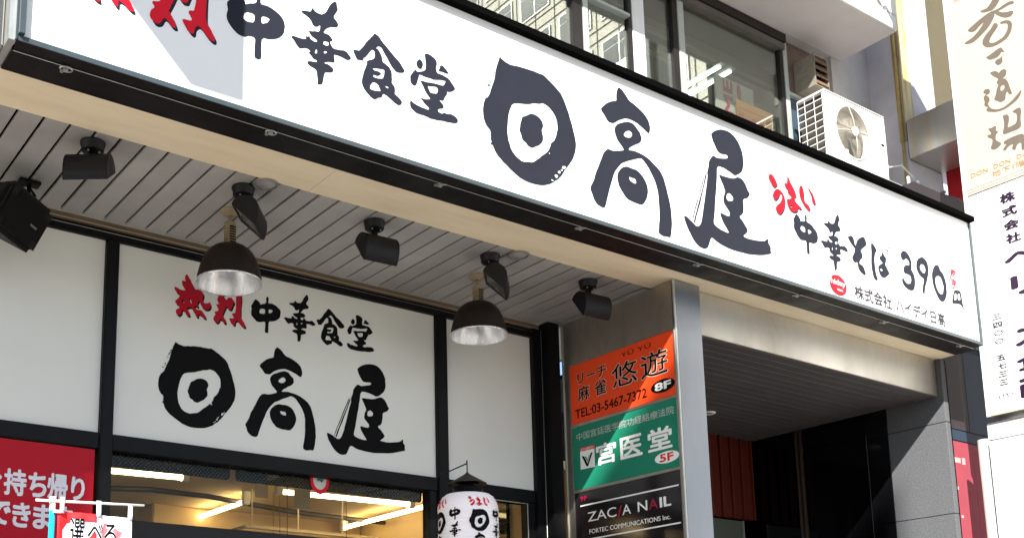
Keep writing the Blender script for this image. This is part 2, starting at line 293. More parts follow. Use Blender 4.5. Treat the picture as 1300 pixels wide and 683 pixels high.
GL={"sun":[[3100,2961,3113,2950,3137,2943,3161,2939,3199,2945,3244,2952,3295,2954,3344,2953,3362,2957,3398,2939,3437,2917,3469,2897,3488,2874,3506,2836,3524,2793,3542,2739,3555,2690,3560,2648,3550,2608,3529,2565,3512,2544,3500,2525,3484,2510,3469,2482,3449,2461,3435,2444,3412,2429,3394,2412,3348,2390,3297,2381,3247,2380,3204,2387,3167,2402,3131,2423,3095,2443,3063,2469,3043,2499,3034,2532,3033,2572,3012,2586,2996,2616,2990,2655,2996,2698,3011,2728,3016,2725,3032,2750,3049,2797,3065,2838,3074,2888,3088,2929],[3167,2748,3211,2760,3262,2773,3301,2790,3330,2795,3360,2809,3395,2798,3424,2775,3442,2745,3445,2700,3437,2681,3432,2659,3417,2633,3397,2615,3393,2595,3379,2570,3349,2545,3315,2515,3282,2485,3251,2482,3219,2473,3182,2485,3155,2511,3139,2547,3131,2591,3135,2643,3144,2698]],"sundot":[[3225,2697,3250,2711,3267,2725,3289,2732,3318,2730,3343,2717,3355,2694,3341,2663,3349,2640,3348,2613,3325,2585,3299,2570,3279,2557,3256,2561,3242,2574,3221,2581,3215,2605,3204,2623,3210,2650,3218,2679]],"taka":[[3867,3054,3889,3050,3913,3028,3940,3001,3974,2994,4016,2977,4052,2956,4073,2932,4083,2895,4072,2861,4047,2871,4018,2885,3979,2899,3934,2903,3891,2892,3847,2867,3821,2844,3784,2840,3764,2864,3735,2894,3751,2915,3782,2943,3820,2966,3849,2972,3849,3008,3856,3036]],"taka_b":[[3881,2867,3924,2885,3961,2885,3987,2862,4007,2846,4017,2816,4000,2791,3959,2770,3923,2743,3914,2729,3957,2737,4008,2734,4059,2723,4101,2702,4143,2674,4166,2634,4183,2579,4194,2536,4204,2480,4205,2421,4199,2368,4187,2332,4161,2333,4134,2326,4101,2338,4108,2372,4116,2425,4117,2490,4116,2549,4102,2604,4079,2643,4047,2680,4023,2702,3998,2712,3945,2687,3893,2661,3858,2641,3822,2599,3800,2561,3785,2519,3769,2477,3751,2422,3736,2378,3711,2374,3683,2382,3662,2405,3651,2433,3641,2455,3667,2500,3681,2541,3699,2577,3722,2622,3741,2665,3762,2689,3782,2697,3803,2692,3846,2706,3885,2720,3872,2737,3845,2759,3826,2792,3825,2824,3846,2849],[3903,2828,3933,2841,3951,2825,3935,2800,3906,2794,3885,2803]],"taka_c":[[3891,2637,3925,2636,3967,2639,4008,2617,4032,2585,4043,2549,4031,2501,3998,2460,3972,2456,3930,2458,3889,2464,3857,2494,3834,2526,3828,2562,3839,2597,3865,2622],[3910,2588,3930,2586,3955,2588,3961,2563,3940,2560,3915,2569]],"ya":[[4548,3004,4570,3023,4602,3042,4646,3058,4698,3061,4740,3045,4772,3017,4795,2979,4803,2932,4800,2887,4783,2852,4754,2829,4721,2813,4693,2821,4659,2828,4626,2835,4583,2831,4573,2758,4561,2682,4546,2606,4537,2544,4523,2493,4551,2476,4592,2468,4646,2463,4623,2494,4597,2523,4579,2567,4618,2562,4657,2562,4662,2588,4639,2606,4615,2630,4619,2667,4635,2696,4627,2718,4607,2755,4589,2784,4638,2785,4699,2789,4756,2814,4787,2806,4811,2779,4825,2749,4839,2740,4823,2712,4776,2692,4781,2654,4771,2605,4734,2581,4766,2559,4802,2519,4783,2496,4755,2475,4806,2471,4868,2476,4923,2487,4951,2497,4956,2510,4969,2506,4967,2485,4987,2465,4981,2442,4990,2429,4905,2401,4815,2385,4728,2377,4643,2377,4576,2385,4536,2396,4501,2411,4485,2378,4465,2340,4440,2330,4399,2335,4361,2360,4333,2400,4307,2440,4296,2478,4315,2479,4338,2469,4369,2453,4384,2442,4409,2448,4427,2470,4447,2534,4465,2609,4482,2673,4501,2750,4499,2774,4514,2808,4516,2833,4535,2863,4557,2883,4578,2875,4613,2881,4671,2895,4673,2917,4633,2911,4599,2911,4576,2941,4558,2973],[4650,2691,4673,2699,4698,2679,4690,2658,4651,2648,4639,2664]],"ya_s":[[4497,2767,4477,2708,4437,2602,4398,2509,4379,2456,4369,2455,4388,2507,4427,2605,4464,2692,4483,2755]],"ya_s2":[[4484,2770,4453,2684,4413,2590,4381,2517,4360,2459,4357,2464,4378,2522,4410,2595,4449,2688,4474,2753]],"naka":[[1852,2823,1864,2819,1867,2802,1862,2776,1868,2768,1889,2773,1924,2767,1952,2751,1971,2734,1975,2705,1967,2673,1944,2648,1912,2631,1871,2624,1869,2591,1869,2532,1855,2525,1839,2527,1840,2569,1842,2616,1817,2613,1795,2601,1768,2601,1741,2621,1720,2646,1716,2671,1722,2697,1715,2721,1730,2741,1741,2764,1754,2779,1774,2775,1793,2757,1796,2741,1811,2753,1838,2762,1847,2773,1844,2797],[1796,2712,1834,2717,1839,2699,1836,2678,1803,2671,1785,2680],[1868,2719,1893,2722,1907,2715,1890,2695,1869,2684]],"hana":[[2208,2909,2216,2908,2220,2889,2225,2877,2215,2859,2201,2836,2215,2823,2228,2810,2220,2794,2199,2788,2180,2781,2163,2764,2153,2746,2170,2748,2184,2745,2198,2729,2197,2724,2185,2719,2191,2705,2202,2691,2234,2695,2254,2703,2273,2694,2290,2679,2283,2667,2267,2662,2247,2667,2222,2669,2206,2666,2206,2656,2210,2637,2206,2629,2183,2625,2161,2617,2158,2610,2180,2612,2199,2603,2204,2593,2197,2581,2174,2575,2161,2570,2157,2550,2153,2523,2146,2510,2136,2510,2129,2503,2127,2532,2123,2569,2105,2573,2083,2579,2078,2586,2086,2596,2105,2600,2125,2603,2125,2611,2108,2614,2094,2624,2084,2634,2094,2639,2086,2648,2067,2648,2045,2637,2033,2644,2018,2663,2002,2673,2009,2682,2033,2684,2064,2686,2072,2690,2073,2706,2081,2701,2087,2709,2095,2696,2110,2691,2123,2692,2125,2700,2120,2705,2101,2710,2088,2723,2084,2730,2107,2737,2137,2745,2139,2777,2127,2765,2112,2758,2102,2767,2093,2784,2072,2795,2054,2799,2049,2810,2069,2815,2094,2818,2097,2836,2101,2839,2113,2830,2127,2824,2151,2828,2167,2844,2180,2873,2192,2893],[2156,2709,2182,2714,2178,2695,2164,2691,2153,2695],[2120,2664,2125,2655,2125,2644,2116,2639,2114,2649],[2155,2663,2167,2670,2172,2664,2165,2656,2157,2654]],"shoku":[[2408,2834,2428,2827,2440,2814,2459,2798,2484,2778,2509,2761,2534,2744,2555,2720,2563,2707,2549,2696,2527,2689,2511,2693,2495,2708,2477,2730,2458,2755,2440,2780,2426,2781,2411,2765,2423,2765,2434,2755,2445,2736,2446,2711,2464,2709,2483,2698,2495,2680,2495,2651,2493,2631,2507,2619,2512,2601,2507,2585,2525,2577,2545,2563,2544,2549,2531,2538,2512,2542,2488,2554,2463,2565,2448,2569,2443,2548,2423,2539,2406,2527,2389,2529,2371,2544,2350,2560,2341,2579,2344,2608,2356,2645,2367,2676,2369,2694,2387,2703,2406,2715,2409,2735,2406,2748,2397,2755,2387,2745,2375,2727,2360,2707,2351,2699,2348,2686,2329,2683,2317,2681,2308,2698,2297,2716,2312,2725,2327,2725,2342,2740,2360,2769,2379,2795,2394,2814],[2393,2667,2427,2677,2458,2681,2456,2661,2448,2636,2427,2630,2401,2627,2397,2639,2424,2640,2442,2657,2427,2662,2405,2660],[2393,2601,2408,2607,2423,2601,2432,2586,2437,2574,2423,2571,2399,2567,2383,2568,2383,2584],[2457,2605,2473,2609,2476,2600,2466,2599]],"dou":[[2672,2830,2690,2834,2709,2829,2729,2820,2737,2805,2730,2779,2733,2758,2758,2758,2794,2754,2811,2742,2824,2728,2837,2710,2803,2686,2788,2686,2791,2677,2775,2652,2767,2633,2743,2633,2762,2618,2771,2607,2764,2596,2740,2588,2736,2576,2747,2571,2764,2571,2767,2578,2787,2578,2814,2584,2834,2579,2846,2569,2846,2557,2837,2548,2800,2540,2760,2537,2727,2530,2688,2529,2649,2532,2623,2531,2604,2538,2590,2550,2587,2572,2592,2582,2605,2575,2624,2569,2653,2567,2679,2565,2690,2570,2685,2580,2666,2588,2653,2601,2644,2610,2666,2611,2693,2617,2696,2625,2680,2638,2667,2655,2654,2676,2643,2692,2661,2693,2691,2697,2720,2703,2750,2706,2770,2706,2780,2726,2783,2735,2757,2731,2724,2720,2691,2719,2658,2718,2640,2719,2638,2713,2629,2688,2624,2666,2612,2655,2596,2660,2590,2678,2592,2699,2607,2721,2619,2736,2625,2727,2646,2735,2672,2749,2676,2770,2673,2801,2670,2820],[2683,2680,2703,2682,2727,2690,2736,2685,2740,2677,2733,2658,2713,2652,2696,2652,2689,2667]],"dou_l":[[2640,2793,2653,2789,2661,2776,2658,2761,2649,2746,2636,2747,2625,2756,2624,2770,2632,2784]],"dou_r":[[2759,2803,2769,2804,2785,2792,2803,2775,2785,2771,2765,2773,2742,2769,2753,2788,2752,2797]],"netsu":[[1171,2857,1188,2852,1201,2831,1215,2801,1232,2784,1239,2757,1226,2742,1258,2757,1283,2758,1313,2744,1318,2720,1310,2690,1319,2663,1340,2659,1374,2679,1379,2643,1363,2619,1342,2612,1312,2621,1296,2646,1285,2677,1269,2649,1280,2620,1261,2623,1253,2630,1245,2608,1262,2599,1300,2602,1325,2579,1343,2543,1326,2542,1301,2562,1279,2570,1278,2537,1263,2546,1246,2571,1230,2593,1230,2605,1203,2607,1178,2594,1200,2579,1213,2537,1201,2534,1180,2546,1162,2575,1146,2576,1143,2543,1127,2524,1106,2532,1095,2554,1105,2572,1129,2585,1118,2607,1099,2615,1091,2633,1115,2658,1130,2684,1109,2698,1088,2717,1082,2740,1100,2740,1133,2727,1166,2727,1174,2740,1153,2755,1142,2785,1144,2804,1165,2798,1172,2812,1164,2831],[1148,2657,1160,2647,1165,2636,1143,2629],[1203,2684,1218,2663,1229,2637,1215,2642,1201,2664]],"retsu":[[1423,2775,1514,2796,1516,2778,1471,2758,1493,2736,1507,2722,1523,2746,1554,2748,1575,2719,1560,2687,1551,2656,1527,2653,1507,2677,1498,2654,1483,2614,1475,2596,1497,2571,1510,2537,1493,2534,1471,2558,1458,2564,1446,2533,1425,2526,1403,2545,1405,2574,1423,2592,1406,2611,1435,2621,1448,2636,1430,2653,1421,2672,1451,2678,1438,2691,1429,2714,1445,2749]],"retsu_b":[[1588,2813,1627,2818,1633,2764,1628,2672,1629,2605,1649,2584,1672,2543,1659,2532,1632,2548,1601,2583,1584,2567,1580,2534,1562,2539,1540,2563,1531,2585,1562,2586,1574,2595,1552,2626,1587,2638]],"uma_a":[[5015,2898,5037,2908,5056,2897,5074,2877,5082,2854,5062,2841,5057,2827,5038,2838,5017,2861,5009,2880]],"uma_b":[[5053,2814,5079,2833,5109,2830,5134,2810,5143,2775,5132,2731,5106,2698,5087,2682,5061,2685,5050,2707,5068,2732,5097,2753,5116,2785,5116,2806,5099,2813,5088,2786,5062,2759,5038,2761,5033,2784]],"uma_c":[[5178,2936,5187,2932,5202,2903,5218,2882,5238,2862,5243,2830,5225,2813,5235,2795,5256,2784,5291,2768,5278,2758,5251,2762,5245,2739,5206,2726,5176,2730,5161,2751,5157,2791,5190,2800,5204,2816,5181,2827,5164,2835,5183,2844,5154,2857,5141,2880,5170,2886,5175,2908],[5180,2760,5211,2768,5203,2754,5178,2746]],"uma_d":[[5289,2909,5308,2908,5319,2875,5315,2841,5321,2813,5352,2804,5369,2787,5354,2769,5324,2780,5301,2800,5280,2827,5274,2864,5278,2890]],"uma_e":[[5356,2917,5377,2907,5405,2881,5415,2858,5422,2835,5408,2821,5389,2830,5384,2867,5369,2893]],"so":[[5704,2698,5742,2715,5758,2708,5768,2681,5773,2654,5796,2695,5827,2721,5858,2736,5879,2726,5887,2702,5885,2683,5854,2665,5822,2640,5838,2619,5835,2596,5807,2576,5799,2553,5832,2549,5846,2527,5856,2501,5846,2488,5808,2498,5783,2521,5783,2560,5759,2549,5738,2557,5732,2580,5756,2607,5769,2639,5740,2657,5718,2677]],"ba_a":[[5938,2716,5957,2711,5983,2688,5987,2674,5967,2655,5955,2616,5955,2573,5959,2523,5975,2491,5953,2480,5932,2496,5921,2537,5921,2594,5932,2655,5931,2691]],"ba_b":[[6048,2688,6058,2662,6082,2649,6072,2621,6061,2604,6084,2580,6101,2554,6084,2543,6058,2523,6027,2515,6000,2525,5987,2558,5990,2581,6023,2602,6041,2610,6009,2628,6009,2643,6036,2657],[6000,2565,6024,2570,6034,2561,6010,2554]],"ba_c":[[6082,2711,6092,2713,6108,2702,6098,2691]],"ba_d":[[6112,2734,6121,2735,6134,2717,6125,2713]],"n3":[[6239,2714,6251,2731,6274,2743,6304,2740,6332,2720,6346,2693,6347,2664,6337,2635,6358,2614,6371,2579,6364,2541,6347,2507,6320,2494,6284,2494,6249,2505,6229,2527,6226,2548,6244,2563,6255,2543,6284,2531,6316,2541,6329,2567,6323,2588,6300,2597,6263,2593,6251,2609,6256,2629,6278,2652,6303,2654,6320,2661,6322,2677,6309,2692,6289,2695,6264,2675,6250,2679,6237,2691]],"n9":[[6459,2744,6491,2745,6519,2728,6531,2697,6529,2659,6511,2617,6493,2583,6470,2540,6459,2493,6447,2502,6438,2523,6450,2551,6466,2592,6464,2605,6437,2608,6409,2629,6396,2659,6401,2694,6425,2726],[6444,2689,6464,2699,6488,2691,6497,2667,6483,2642,6457,2641,6439,2658,6435,2674]],"n0":[[6628,2731,6653,2728,6662,2703,6691,2686,6711,2652,6719,2608,6714,2553,6687,2510,6658,2491,6626,2494,6599,2522,6574,2562,6562,2605,6563,2651,6583,2693,6607,2720],[6628,2657,6654,2659,6676,2633,6684,2593,6671,2552,6646,2536,6619,2549,6599,2583,6592,2619,6604,2644]],"yen":[[6805,2591,6866,2600,6874,2571,6879,2526,6887,2496,6877,2488,6864,2515,6831,2516,6784,2510,6773,2500,6769,2519,6785,2553,6796,2578],[6806,2574,6823,2576,6819,2535,6788,2530],[6836,2578,6856,2583,6860,2541,6830,2537]],"stamp":[[6806,2748,6865,2720,6807,2599,6746,2629],[6810,2739,6856,2716,6806,2609,6756,2633]]}
GB={"b1":[[3310,4612,3330,4573,3355,4549,3379,4538,3405,4544,3424,4549,3450,4563,3454,4577,3437,4575,3410,4572,3385,4592,3367,4615,3353,4645]],"b2":[[3357,4529,3334,4529,3303,4537,3273,4540,3247,4534,3236,4518,3243,4508,3268,4516,3298,4513,3328,4511,3344,4512,3316,4488,3287,4475,3258,4469,3246,4456,3253,4442,3269,4431,3298,4439,3326,4460,3350,4487,3366,4511,3367,4493,3387,4462,3417,4432,3454,4410,3487,4394,3519,4382,3550,4386,3577,4400,3578,4409,3547,4414,3515,4422,3482,4442,3456,4466,3438,4486,3467,4476,3487,4462,3504,4454,3531,4462,3547,4478,3548,4489,3523,4499,3490,4511,3458,4522,3426,4530,3399,4534,3379,4534]],"b3":[[3377,4444,3363,4438,3352,4421,3355,4406,3371,4390,3392,4372,3410,4352,3420,4332,3410,4316,3388,4309,3357,4311,3330,4317,3309,4335,3295,4361,3292,4389,3299,4400,3320,4410,3335,4414,3339,4427,3322,4430,3296,4422,3276,4407,3265,4386,3267,4354,3281,4320,3306,4296,3341,4286,3375,4283,3409,4287,3438,4300,3459,4324,3464,4348,3458,4370,3436,4392,3408,4410,3391,4426]],"b4":[[3351,4256,3343,4241,3333,4217,3337,4211,3351,4223,3360,4209,3380,4199,3407,4200,3430,4206,3448,4228,3450,4237,3425,4239,3402,4247,3374,4254]],"b5":[[3345,4197,3350,4175,3349,4154,3360,4142,3379,4141,3394,4156,3399,4174,3385,4185,3363,4183,3353,4189]],"b6":[[3440,4118,3409,4116,3389,4101,3382,4085,3369,4098,3345,4099,3331,4078,3338,4049,3363,4036,3346,4031,3331,4000,3324,3957,3312,3905,3333,3909,3343,3940,3354,3919,3361,3884,3391,3882,3408,3900,3432,3918,3415,3949,3404,3990,3390,4009,3406,4027,3386,4047,3419,4083],[3380,3991,3356,3992,3355,3966,3372,3954,3384,3963]],"b7":[[3487,4018,3457,4013,3447,3991,3454,3975,3479,3974,3462,3959,3455,3929,3473,3911,3459,3872,3420,3844,3378,3839,3329,3855,3284,3885,3255,3909,3258,3885,3282,3852,3325,3834,3374,3822,3427,3830,3485,3861,3485,3880,3470,3884,3498,3910,3489,3933,3496,3962,3491,3973,3472,3984,3495,3995]],"b8":[[3390,3786,3360,3785,3348,3760,3357,3719,3367,3691,3340,3692,3310,3697,3300,3737,3303,3765,3330,3784,3300,3795,3274,3792,3271,3762,3282,3716,3281,3664,3303,3651,3344,3655,3385,3654,3402,3668,3385,3713,3384,3758]],"b9":[[3491,3742,3467,3735,3442,3742,3435,3729,3442,3706,3423,3691,3443,3680,3449,3644,3431,3623,3412,3602,3441,3582,3471,3582,3487,3602,3472,3628,3467,3659,3491,3676,3501,3700,3471,3693,3475,3715]],"b10":[[3402,3610,3366,3616,3319,3617,3278,3612,3269,3588,3279,3497,3296,3505,3292,3560,3320,3554,3335,3519,3356,3538,3341,3570,3374,3565,3397,3543,3414,3557,3381,3587,3398,3589]]}
S1=[0.71671, 0.00123, -0.15043, -0.3634]
S2=[0.65882, -0.00026, 1.34412, 0.23012]
SN=[0.80406, -0.07701, 3.62057, 0.61357]
SH=[0.88926, -0.00249, 3.65368, 0.23479]
ID = lambda x, z: (x, z)
TP = lambda x, z: (0.71796*x+0.01509*z-0.19847, 0.00402*x+0.71426*z-0.36774)   # fascia lettering -> window panel lettering (large row)
TS = lambda x, z: (0.65882*x+0.00026*z+1.34412-0.0, 0.65882*z-0.00026*x+0.23012)
TN = lambda x, z: (0.82932*x-0.00273*z+3.78763-1.5*0, -0.18073*x+0.80135*z+0.81267)
TH = lambda x, z: (0.88926*x+0.00249*z+3.65368, -0.00249*x+0.88926*z+0.23479)

# ================================================================ THE SETTING
g = box('pavement', pave, -60, 60, 1.2, 60, -1.75, -1.6); struct(g)
g = box('road', asph, -60, 60, -7.0, 1.05, -1.80, -1.72); struct(g)
g = box('far_pavement', pave, -60, 60, -60, -7.15, -1.75, -1.6); struct(g)
box('kerb', kerb_m, -60, 60, 1.05, 1.2, -1.8, -1.595)['kind'] = 'structure'
box('kerb', kerb_m, -60, 60, -7.15, -7.0, -1.8, -1.595)['kind'] = 'structure'
bm = bmesh.new(); add_box(bm, -600, 600, -600, 600, -1.95, -1.9); struct(link('ground', mesh_of(bm), asph))
for k in range(14): box('road_marking', white_print, -28+k*4.2, -26+k*4.2, -3.05, -2.93, -1.72, -1.716)['kind'] = 'structure'

# ---------------------------------------------------------------- shop building: upper wall, canopy body
bld = thing('shop_building', 'grey rendered building carrying the long white fascia sign', 'building', (4, 6, -1.6))
UY = 4.884
def wb(n, m, *a, bev=0.0): return box(n, m, *a, parent=bld, bev=bev)
wb('canopy_roof', conc, 0.6, 7.06, 3.80, 4.86, 2.36, 2.95)
wb('spandrel_wall', conc, -0.6, 7.75, UY, 5.10, 2.40, 3.95)
wb('wall', conc, 7.64, 8.15, UY, 5.3, 3.95, 9.0)
wb('wall', conc, -0.6, 7.64, UY, 5.3, 5.16, 9.0)
wb('wall', conc, 7.75, 8.15, UY, 5.3, 2.4, 3.95)
# the balcony
bal = thing('balcony', 'pale concrete balcony above the dark upper windows, seen from beneath', 'balcony', (4, 4.6, 5.16))
box('slab', balcony_m, -1.0, 7.772, 4.40, UY-0.003, 5.16, 5.32, bal)
box('front_rail', balcony_white, -1.0, 7.775, 4.387, 4.42, 5.163, 5.285, bal, 0.004)
box('corner_post', balcony_white, 7.64, 7.776, 4.383, 4.50, 5.288, 6.2, bal, 0.004)
box('parapet_panel', mat('pinkish_render', (0.50, 0.42, 0.40), 0.9, var=0.25, scale=18, bump=0.3, bscale=120), 5.2, 7.637, 4.41, 4.44, 5.288, 6.2, bal)
box('parapet_panel', balcony_white, -1.0, 5.197, 4.41, 4.44, 5.288, 6.2, bal)
# pilaster to the right
pil = thing('pilaster', 'stuccoed wall pier with a stained cream edge right of the outdoor unit', 'pier', (8.4, 4.8, -1.6))
box('shaft', conc_lit, 8.15, 8.62, 4.605, 5.3, -1.6, 9, pil)
box('edge_strip', conc_yellow, 8.143, 8.27, 4.597, 4.612, 4.6, 9, pil)
box('edge_strip', mat('rust_stained_edge', (0.34, 0.30, 0.20), 0.8, col2=(0.22, 0.12, 0.05), scale=7, stretch=(2, 2, 0.6)), 8.140, 8.165, 4.600, 4.66, 4.45, 9, pil)
con = tube('conduit', mat('ochre_conduit', (0.42, 0.30, 0.08), 0.5, var=0.4, scale=14), [(8.128, 4.63, 3.9), (8.128, 4.63, 9)], 0.012, pil)
# window right of pilaster
nw = thing('side_window', 'narrow window with tan blind half hidden by the cream projecting sign', 'window', (9.0, 5.0, 4.6))
box('reveal', conc_lit, 8.62, 10.4, 5.06, 5.3, 2.4, 4.75, nw)
box('frame', win_white, 8.62, 8.70, 4.98, 5.06, 4.75, 9, nw, 0.004)
box('frame', win_bronze, 8.70, 8.76, 5.0, 5.06, 4.81, 9, nw)
box('sill', win_white, 8.62, 9.6, 4.93, 5.06, 4.752, 4.81, nw, 0.004)
box('blind', mat('tan_blind', (0.36, 0.23, 0.13), 0.7, var=0.12, scale=9, stretch=(9, 9, 0.5)), 8.90, 10.4, 5.10, 5.12, 4.81, 9, nw)
box('blind', mat('mauve_blind', (0.13, 0.09, 0.10), 0.7), 8.76, 8.90, 5.11, 5.13, 4.81, 9, nw)
box('pane', upper_glass, 8.76, 10.4, 5.04, 5.046, 4.81, 9, nw)
# stainless bracket box and red box
br = thing('bracket_box', 'streaked stainless steel box jutting from the wall pier behind the cream sign', 'bracket', (8.3, 4.3, 4.3))
box('housing', mat('streaked_steel', (0.50, 0.50, 0.48), 0.34, 0.9, col2=(0.52, 0.40, 0.20), scale=5, stretch=(1, 5, 0.35), lo=0.48, hi=0.8), 8.14, 8.60, 3.75, 4.595, 4.285, 4.617, br, 0.004)
rb = thing('red_box_sign', 'bright red box sign between the wall pier and the cream projecting sign', 'sign', (8.9, 4.5, 4.0))
box('body', red_box_m, 8.66, 9.4, 4.45, 4.60, 3.85, 4.40, rb, 0.01)
box('front_panel', red_box_m, 8.70, 9.4, 4.415, 4.447, 3.80, 4.24, rb, 0.01)
box('base', frame_black, 8.62, 9.4, 4.43, 4.60, 3.66, 3.795, rb)

# ---------------------------------------------------------------- upper windows
uw = thing('window_band', 'row of dark framed upper windows reflecting a pale building across the street', 'window', (5, 4.95, 4.0))
for x0, x1, m in ((1.2, 1.26, win_bronze), (4.84, 4.93, win_bronze), (4.935, 4.985, win_white), (5.366, 5.405, win_bronze), (5.82, 5.875, win_bronze), (5.88, 5.945, win_white), (7.03, 7.075, win_bronze), (7.08, 7.13, win_white), (3.0, 3.06, win_bronze)):
    box('mullion', m, x0, x1, 4.925, 4.965, 3.95, 5.155, uw, 0.003)
box('mullion', mat('white_blind_post', (0.62, 0.64, 0.64), 0.5, var=0.1, scale=6, stretch=(6, 6, 0.5)), 5.41, 5.535, 4.93, 5.02, 3.95, 5.155, uw, 0.004)
box('head_frame', win_bronze, -0.6, 7.075, 4.886, 5.0, 5.09, 5.157, uw)
box('head_rail', mat('head_rail_brown', (0.10, 0.085, 0.075), 0.5, var=0.3, scale=9), -0.6, 7.075, 4.90, 4.985, 5.035, 5.088, uw, 0.003)
box('transom', win_white, 4.985, 5.366, 4.905, 4.98, 4.70, 4.722, uw, 0.002)
for x0, x1, y in ((-0.6, 3.0, 4.955), (3.06, 4.84, 4.955), (4.985, 5.366, 4.945), (5.535, 5.82, 4.955), (5.945, 7.03, 4.945)):
    box('pane', upper_glass, x0, x1, y, y+0.006, 3.95, 5.09, uw)
box('brown_panel', brown_panel, 7.13, 7.66, 4.95, 5.0, 4.72, 5.157, uw)
box('sub_rail', win_white, 7.13, 7.60, 4.93, 4.99, 4.690, 4.718, uw, 0.003)
box('pane', mat('dark_bluish_pane', (0.04, 0.07, 0.10), 0.1), 7.13, 7.60, 4.96, 4.97, 3.95, 4.69, uw)
# office room behind
rm = thing('office_room', 'dim office seen through the upper windows, grey ceiling with a beam', 'room', (4, 6, 4))
box('ceiling', office_ceil, -0.6, 7.7, 5.02, 8.5, 5.16, 5.2, rm)
box('back_wall', office_wall, -0.6, 7.7, 8.5, 8.6, 3.5, 5.2, rm)
box('side_wall', office_wall, 7.66, 7.7, 5.31, 8.5, 3.5, 5.16, rm)
box('side_wall', office_wall, -0.6, -0.55, 5.31, 8.5, 3.5, 5.16, rm)
box('floor', office_wall, -0.6, 7.7, 5.11, 8.5, 3.5, 3.6, rm)
box('beam', mat('office_beam', (0.34, 0.33, 0.29), 0.7), -0.5, 7.66, 5.30, 5.36, 5.06, 5.155, rm, 0.01)
box('beam', mat('office_beam', (0.34, 0.33, 0.29), 0.7), -0.5, 7.66, 5.55, 5.60, 5.09, 5.155, rm, 0.01)
box('partition', mat('office_partition', (0.16, 0.165, 0.16), 0.7), 7.0, 7.66, 6.4, 6.45, 3.6, 5.155, rm)
for i, (x, lab) in enumerate(((6.78, 'cool white fluorescent tube in upper office, left of the pair nearest the red lettered board'), (6.905, 'cool white fluorescent tube in upper office, right of the pair nearest the red lettered board'))):
    t = thing('ceiling_tube_lamp', lab, 'lamp', (x, 5.55, 5.0), 'office tube lamps')
    tube('tube', tube_cold, [(x, 5.29, 4.99), (x, 5.95, 4.99)], 0.012, t); box('batten', win_white, x-0.03, x+0.03, 5.25, 6.0, 5.005, 5.03, t)
t = thing('ceiling_tube_lamp', 'cool fluorescent tube low in the upper office window left of the thin frame', 'lamp', (6.2, 6.1, 5.0), 'office tube lamps')
tube('tube', tube_cold, [(6.32, 5.9, 4.99), (6.32, 6.6, 4.99)], 0.012, t); box('batten', win_white, 6.29, 6.35, 5.86, 6.64, 5.005, 5.03, t)
cr_ = mat('crimson_print', (0.36, 0.003, 0.035), 0.5)
p = thing('window_board', 'white board with red letters behind the upper window, left of the orange poster', 'sign', (6.6, 5.0, 4.4))
box('board', mat('board_white', (0.50, 0.48, 0.46), 0.6), 6.42, 6.86, 5.06, 5.075, 4.05, 4.70, p)
lettering('BME', cr_, (6.50, 6.61, 4.26, 4.69), 'Y', 5.06, p, 0.03, rot=R(90))
box('red_bar', cr_, 6.665, 6.70, 5.053, 5.058, 4.42, 4.68, p)
box('pink_card', mat('pink_card', (0.55, 0.10, 0.20), 0.6), 6.27, 6.36, 5.04, 5.05, 4.02, 4.27, p)
p = thing('window_poster', 'orange poster with red scrawled letters in the upper window beside the outdoor unit', 'poster', (6.8, 5.0, 4.2))
box('sheet', mat('orange_paper', (0.34, 0.17, 0.065), 0.6, var=0.1, scale=8), 6.60, 7.026, 5.020, 5.028, 3.97, 4.53, p)
lettering('さいかや', mat('brick_red_print', (0.36, 0.03, 0.02), 0.5), (6.63, 6.89, 4.34, 4.44), 'Y', 5.02, p, 0.03)
me = fill_mesh([[(6.615, 4.32), (6.915, 4.32), (6.915, 4.47), (6.615, 4.47)], [(6.623, 4.328), (6.907, 4.328), (6.907, 4.462), (6.623, 4.462)]]); to_plane(me, 'Y', 5.02, .001, p); link('red_border', me, mat('brick_red_print', (0.36, 0.03, 0.02), 0.5), p)
lettering('そごう', mat('blue_print', (0.04, 0.10, 0.36), 0.5), (6.86, 7.01, 4.23, 4.30), 'Y', 5.02, p, 0.03)
box('box_file', mat('blue_folder', (0.02, 0.09, 0.30), 0.5), 6.88, 7.00, 4.985, 5.010, 4.15, 4.205, p)
# vent hood on brown panel
v = thing('vent_hood', 'small weathered louvred vent hood under the balcony above the outdoor unit', 'vent', (7.3, 4.8, 4.9))
VX0, VX1, VY = 7.225, 7.40, 4.76
box('housing', vent_m, VX0, VX0+0.012, VY, 4.945, 4.72, 4.985, v)
box('housing', vent_m, VX1-0.012, VX1, VY, 4.945, 4.72, 4.985, v)
box('top', vent_m, VX0+.012, VX1-.012, VY, 4.945, 4.973, 4.985, v)
box('bottom', vent_m, VX0+.012, VX1-.012, VY, 4.945, 4.72, 4.732, v)
for k in range(4):
    s = box('louvre', vent_in, VX0+.014, VX1-.014, VY+0.004, VY+0.010, -0.031, 0.031, v)
    s.location.z = 4.762+k*0.061-4.9; s.rotation_euler.x = R(-28)
box('backing', joint_dark, VX0+.014, VX1-.014, VY+0.06, VY+0.065, 4.735, 4.97, v)

